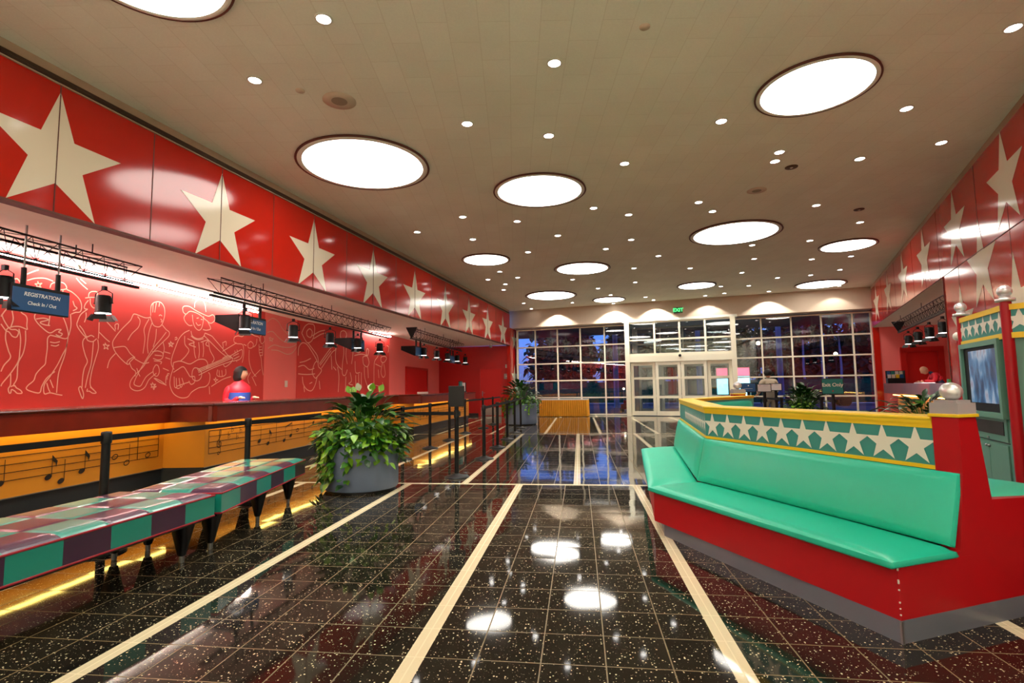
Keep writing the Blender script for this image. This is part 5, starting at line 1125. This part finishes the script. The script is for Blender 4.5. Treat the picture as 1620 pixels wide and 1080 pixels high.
# bending clerk in the right alcove
pb = pv(1486, 600, c0+nn*1.0, c1_+nn*1.0); pb.z = 0; f2 = -nn; r2 = f2.cross(UP)
t = thing('person', pb, 'balding person in a red top bending over the right desk', 'person'); B2 = lambda x, y, z: r2*x+f2*y+UP*z
pts = [B2(0, -.1, .98), B2(0, -.06, 1.18), B2(0, .06, 1.4), B2(0, .17, 1.54), B2(0, .25, 1.6), B2(-.1, -.1, .85), B2(-.11, -.05, .45), B2(-.11, -.12, .07), B2(-.11, .02, .04), B2(.1, -.1, .85), B2(.11, -.05, .45), B2(.11, -.12, .07), B2(.11, .02, .04)]
skin_body(pts, ed, [(.16, .13), (.15, .12), (.12, .09), (.06, .06), .05, .1, .07, .05, .04, .1, .07, .05, .04], 'navy', 'body', t)
pts = [B2(0, -.03, 1.3), B2(0, .06, 1.42), B2(0, .16, 1.52), B2(-.2, .12, 1.46), B2(-.27, .2, 1.3), B2(-.2, .42, 1.31), B2(.2, .12, 1.46), B2(.27, .2, 1.3), B2(.2, .42, 1.31)]
skin_body(pts, [(0, 1), (1, 2), (2, 3), (3, 4), (4, 5), (2, 6), (6, 7), (7, 8)], [(.18, .15), (.185, .145), (.1, .1), .085, .065, .045, .085, .065, .045], 'jacket_red', 'sweater', t)
head_mesh(pb+B2(0, .36, 1.64), f2*.8-UP*.6, .125, t)
for sx in (-1, 1):
    m = MB(); h = pb+B2(sx*.18, .47, 1.295); m.ball(h, .038, 'skin', 10, .7)
    for k in range(4): q = h+r2*((k-1.5)*.018)+f2*.02; m.tube([q, q+f2*.04, q+f2*.065-UP*.01], [.009, .008, .006], 'skin', 6)
    m.tube([h-r2*sx*.03, h-r2*sx*.045+f2*.03], [.01, .008], 'skin', 6); m.build('hand', t)
# visitor in a pale shirt by the right window
pv_ = at_depth(1217, 620, 15.); pv_.z = 0; f3 = Vector((-.2, 1, 0)).normalized(); r3 = f3.cross(UP)
t = thing('person', pv_, 'person in a pale shirt and grey trousers behind the small white signs', 'person'); B3 = lambda x, y, z: r3*x+f3*y+UP*z
pts = [B3(0, 0, .92), B3(0, 0, 1.1), B3(0, 0, 1.3), B3(0, 0, 1.4), B3(0, .02, 1.48), B3(-.1, 0, .85), B3(-.11, .03, .47), B3(-.11, -.02, .08), B3(-.11, .1, .04), B3(.1, 0, .85), B3(.11, .03, .47), B3(.11, -.02, .08), B3(.11, .1, .04)]
skin_body(pts, ed, [(.16, .12), (.15, .12), (.17, .12), (.08, .08), .055, .1, .07, .05, .04, .1, .07, .05, .04], 'grey_trousers', 'body', t)
pts = [B3(0, 0, 1.0), B3(0, 0, 1.2), B3(0, 0, 1.36), B3(-.2, 0, 1.36), B3(-.27, .03, 1.12), B3(-.24, .18, 1.0), B3(.2, 0, 1.36), B3(.27, .03, 1.12), B3(.24, .18, 1.0)]
skin_body(pts, [(0, 1), (1, 2), (2, 3), (3, 4), (4, 5), (2, 6), (6, 7), (7, 8)], [(.18, .14), (.18, .14), (.11, .1), .08, .06, .045, .08, .06, .045], 'beige_cloth', 'shirt', t)
WH = head_mesh(pv_+B3(0, .03, 1.58), f3, .12, t)
m = MB(); m.ball(WH(0, -.12, .22), .112, 'hair', 16, .95); m.build('hair', t)
for sx in (-1, 1):
    m = MB(); h = pv_+B3(sx*.23, .22, .98); m.ball(h, .038, 'skin', 10, .7)
    for k in range(4): q = h+r3*((k-1.5)*.018)+f3*.02; m.tube([q, q+f3*.04-UP*.01, q+f3*.06-UP*.03], [.009, .008, .006], 'skin', 6)
    m.tube([h-r3*sx*.03, h-r3*sx*.045+f3*.03], [.01, .008], 'skin', 6); m.build('hand', t)
# ================================================================ OUTDOORS
m = MB(); q = [Fp(-30, -.03, .76), Fp(45, -.03, .76), Fp(45, -.03, 12), Fp(-30, -.03, 12)]; m.poly([tuple(v) for v in q], 'pavement'); o = struct(m, 'pavement')
m = MB(); q = [Fp(-60, -.08, 12), Fp(70, -.08, 12), Fp(70, -.08, 19), Fp(-60, -.08, 19)]; m.poly([tuple(v) for v in q], 'asphalt'); struct(m, 'road')
m = MB(); q = [Fp(-90, -.05, 19), Fp(110, -.05, 19), Fp(110, -.05, 90), Fp(-90, -.05, 90)]; m.poly([tuple(v) for v in q], 'hedge_green'); struct(m, 'terrain')
m = MB(); m.box(Fp(7.5, .8, 20.5), (30, 1.6, 1.6), 'hedge_green', X=dF); tag(m.build('hedge', loc=Fp(7.5, 0, 20.5)), 'long clipped green hedge across the road beyond the entrance', 'hedge')
def tree(s, o_, h, r, lab, sd):
    rr = random.Random(sd); c = Fp(s, 0, o_); t = thing('tree', c, lab, 'tree', 'trees beyond the road')
    m = MB(); m.tube([c, c+UP*h*.5+dF*.1, c+UP*h*.8], [.14, .1, .05], 'trunk', 8)
    for k in range(6): a = rr.random()*6.28; m.tube([c+UP*h*(.4+.07*k), c+UP*h*(.55+.07*k)+Vector((math.cos(a), math.sin(a), 0))*r*.7], [.05, .015], 'trunk', 5)
    m.build('trunk', t); m = MB()
    for k in range(1500):
        u, v = rr.uniform(-1, 1), rr.random()*6.28; q = rr.random()**.33*r; w = math.sqrt(1-u*u)
        p = c+UP*(h*.68)+Vector((w*math.cos(v)*q, w*math.sin(v)*q, u*q*1.15)); e = Vector((rr.uniform(-1, 1), rr.uniform(-1, 1), rr.uniform(-1, 1))).normalized(); leaf(m, p, e, UP, .6*max(1, r/2.6), .42*max(1, r/2.6), 'crown_green', .2)
    m.build('crown', t)
TL = ['bare branched dark tree beyond the left window', 'rounded dark tree behind the pale column', 'dark tree left of the entrance doors', 'blue green tree behind the entrance doors', 'dark tree right of the entrance', 'slim dark tree seen in the right window', 'spreading tree in the middle of the right window', 'tall dark tree near the right wall', 'far dark tree at the left end', 'dark tree at the far right end']
for i, (s, o_, h, r) in enumerate(((1.2, 26, 6, 2.3), (4.4, 33, 8, 3.), (7.2, 24, 5.5, 2.), (11., 33, 7, 2.6), (14.3, 27, 5.2, 1.9), (18.2, 24, 4.6, 1.7), (23, 29, 5.6, 2.4), (28.5, 25, 7, 2.8), (-5., 30, 6.5, 2.6), (35, 27, 7, 3.))): tree(s, o_, h, r, TL[i], 20+i)
for i, (s, o_, h, r) in enumerate(((-9, 40, 6.6, 4.4), (-.5, 42, 6.2, 4.3), (8, 44, 6.6, 4.4), (16.5, 42, 6.2, 4.3), (25, 41, 6.6, 4.4), (33.5, 42, 6.4, 4.4), (42, 40, 6.6, 4.4))): tree(s, o_, h, r, 'dark leafy tree in the distant tree line beyond the road', 60+i)
for i, (s, o_) in enumerate(((14.8, 21.5), (16.1, 22.5), (17.1, 21.8), (18.6, 23), (20.1, 22), (21.4, 23.2), (22.9, 22.4), (24.2, 23), (25.6, 22.2))):
    c = Fp(s, 0, o_); t = thing('slim_tree', c, 'slim bare pale trunk in the row beyond the right window', 'tree', 'row of slim trunks outside the right window'); m = MB(); m.tube([c, c+UP*2.5+dF*.1*(i % 3-1), c+UP*6], [.1, .08, .05], 'purple_lit_bark', 7); m.build('trunk', t)
    m = MB(); rr = random.Random(90+i)
    for k in range(160): m2 = c+UP*(5.6+rr.uniform(-.9, .9))+Vector((rr.uniform(-1, 1), rr.uniform(-1, 1), 0))*.9; leaf(m, m2, Vector((rr.uniform(-1, 1), rr.uniform(-1, 1), rr.uniform(-1, .3))), UP, .5, .3, 'crown_green', .2)
    m.build('crown', t)
for i, (s, o_) in enumerate(((2.9, 9), (7.6, 10.5), (11.9, 10))):
    c = Fp(s, 0, o_); m = MB(); m.lathe([(.2, 0), (.16, .1), (.14, 4.6), (.22, 4.75)], 'column_blue', c, 20); tag(m.build('canopy_column', loc=c), ['pale round column outside the left window', 'pale round column seen through the entrance doors', 'pale round column outside the right window'][i], 'column')
for i, (s, o_, h) in enumerate(((5.6, 19.6, 3.4), (11.3, 16, 3.9), (16.5, 19.8, 3.2))):
    c = Fp(s, 0, o_); t = thing('street_lamp', c, ['street lamp with lit globe outside, left of the entrance', 'street lamp with bright head in the right window', 'street lamp farther along the road on the right'][i], 'street lamp')
    m = MB(); m.tube([c, c+UP*h], .05, 'black_metal', 8); m.build('pole', t); m = MB(); m.ball(c+UP*(h+.12), .13, 'glow_warm'); m.build('globe', t)
c = Fp(9.35, 0, 7.5); t = thing('poster_lightbox', c, 'brightly lit red, white and cyan display outside the entrance doors', 'display')
m = MB(); m.box(c+UP*1.1, (1.7, .22, 2.2), 'plastic_white', X=dF); m.build('case', t)
m = MB(); m.box(c+UP*1.95-nF*.115, (1.6, .02, .4), 'glow_red', X=dF); m.box(c+UP*1.05-nF*.115, (1.6, .02, 1.3), 'glow_cyan', X=dF); m.build('lit_panel', t)
c = Fp(4.45, 0, 3.2); t = thing('utility_cart', c, 'small red cart with a lit lamp outside the left window', 'cart')
m = MB(); m.box(c+UP*.3, (.6, .9, .24), 'red_plastic', X=dF); m.box(c+UP*.5, (.4, .5, .2), 'red_plastic', X=dF); m.build('body', t, bevel=.04)
for i in (-1, 1):
    for j in (-1, 1): m = MB(); m.lathe([(.13, -.04), (.13, .04)], 'black_rubber', c+dF*(i*.3)+nF*(j*.3)+UP*.13, 16, dF); m.build('wheel', t)
m = MB(); m.tube([c-dF*.2+UP*.5, c-dF*.2+UP*1.15], .012, 'steel', 6); m.build('pole', t); m = MB(); m.ball(c-dF*.2+UP*1.15, .05, 'glow_warm'); m.build('lamp', t)
for i, (s, o_, cl) in enumerate(((14.2, 13.5, 'navy'), (19.5, 14.5, 'red_plastic'))):
    c = Fp(s, -.08, o_); t = thing('car', c, ['dark blue car parked on the road beyond the right window', 'red car parked on the road at the far right'][i], 'car')
    m = MB(); P2 = [(-2.1, .35), (-2.05, .75), (-1.3, .85), (-.8, 1.3), (.7, 1.3), (1.2, .9), (2., .8), (2.1, .4)]
    for j in (-1, 1): m.add([c+dF*x+UP*z+nF*(j*.8) for x, z in P2], [tuple(range(8)) if j < 0 else tuple(range(7, -1, -1))], cl)
    V = [c+dF*x+UP*z+nF*(j*.8) for j in (-1, 1) for x, z in P2]; m.add(V, [(k, (k+1) % 8, (k+1) % 8+8, k+8) for k in range(8)], cl); m.build('body', t)
    for x in (-1.3, 1.3):
        for j in (-1, 1): m = MB(); m.lathe([(.32, -.1), (.32, .1)], 'black_rubber', c+dF*x+nF*(j*.72)+UP*.32, 20, nF); m.build('wheel', t)
# ================================================================ SKY, EXPOSURE
w = bpy.data.worlds.new('world'); S.world = w; w.use_nodes = True; nt = w.node_tree; bg = nt.nodes['Background']
tc = nt.nodes.new('ShaderNodeTexCoord'); sx = nt.nodes.new('ShaderNodeSeparateXYZ'); nt.links.new(tc.outputs['Generated'], sx.inputs[0])
rp = nt.nodes.new('ShaderNodeValToRGB'); nt.links.new(sx.outputs[2], rp.inputs[0]); e = rp.color_ramp.elements
e[0].position = .0; e[0].color = (.10, .13, .34, 1); e[1].position = .5; e[1].color = (.03, .1, .45, 1); k = e.new(.12); k.color = (.1, .28, .95, 1)
nt.links.new(rp.outputs[0], bg.inputs[0]); bg.inputs[1].default_value = 1.5
S.view_settings.view_transform = 'Standard'; S.view_settings.look = 'None'; S.view_settings.gamma = 1; S.view_settings.use_curve_mapping = False; S.view_settings.exposure = 0.25
S.cycles.use_denoising = True; S.cycles.max_bounces = 10; S.cycles.diffuse_bounces = 6; S.cycles.transparent_max_bounces = 16; S.cycles.sample_clamp_indirect = 8
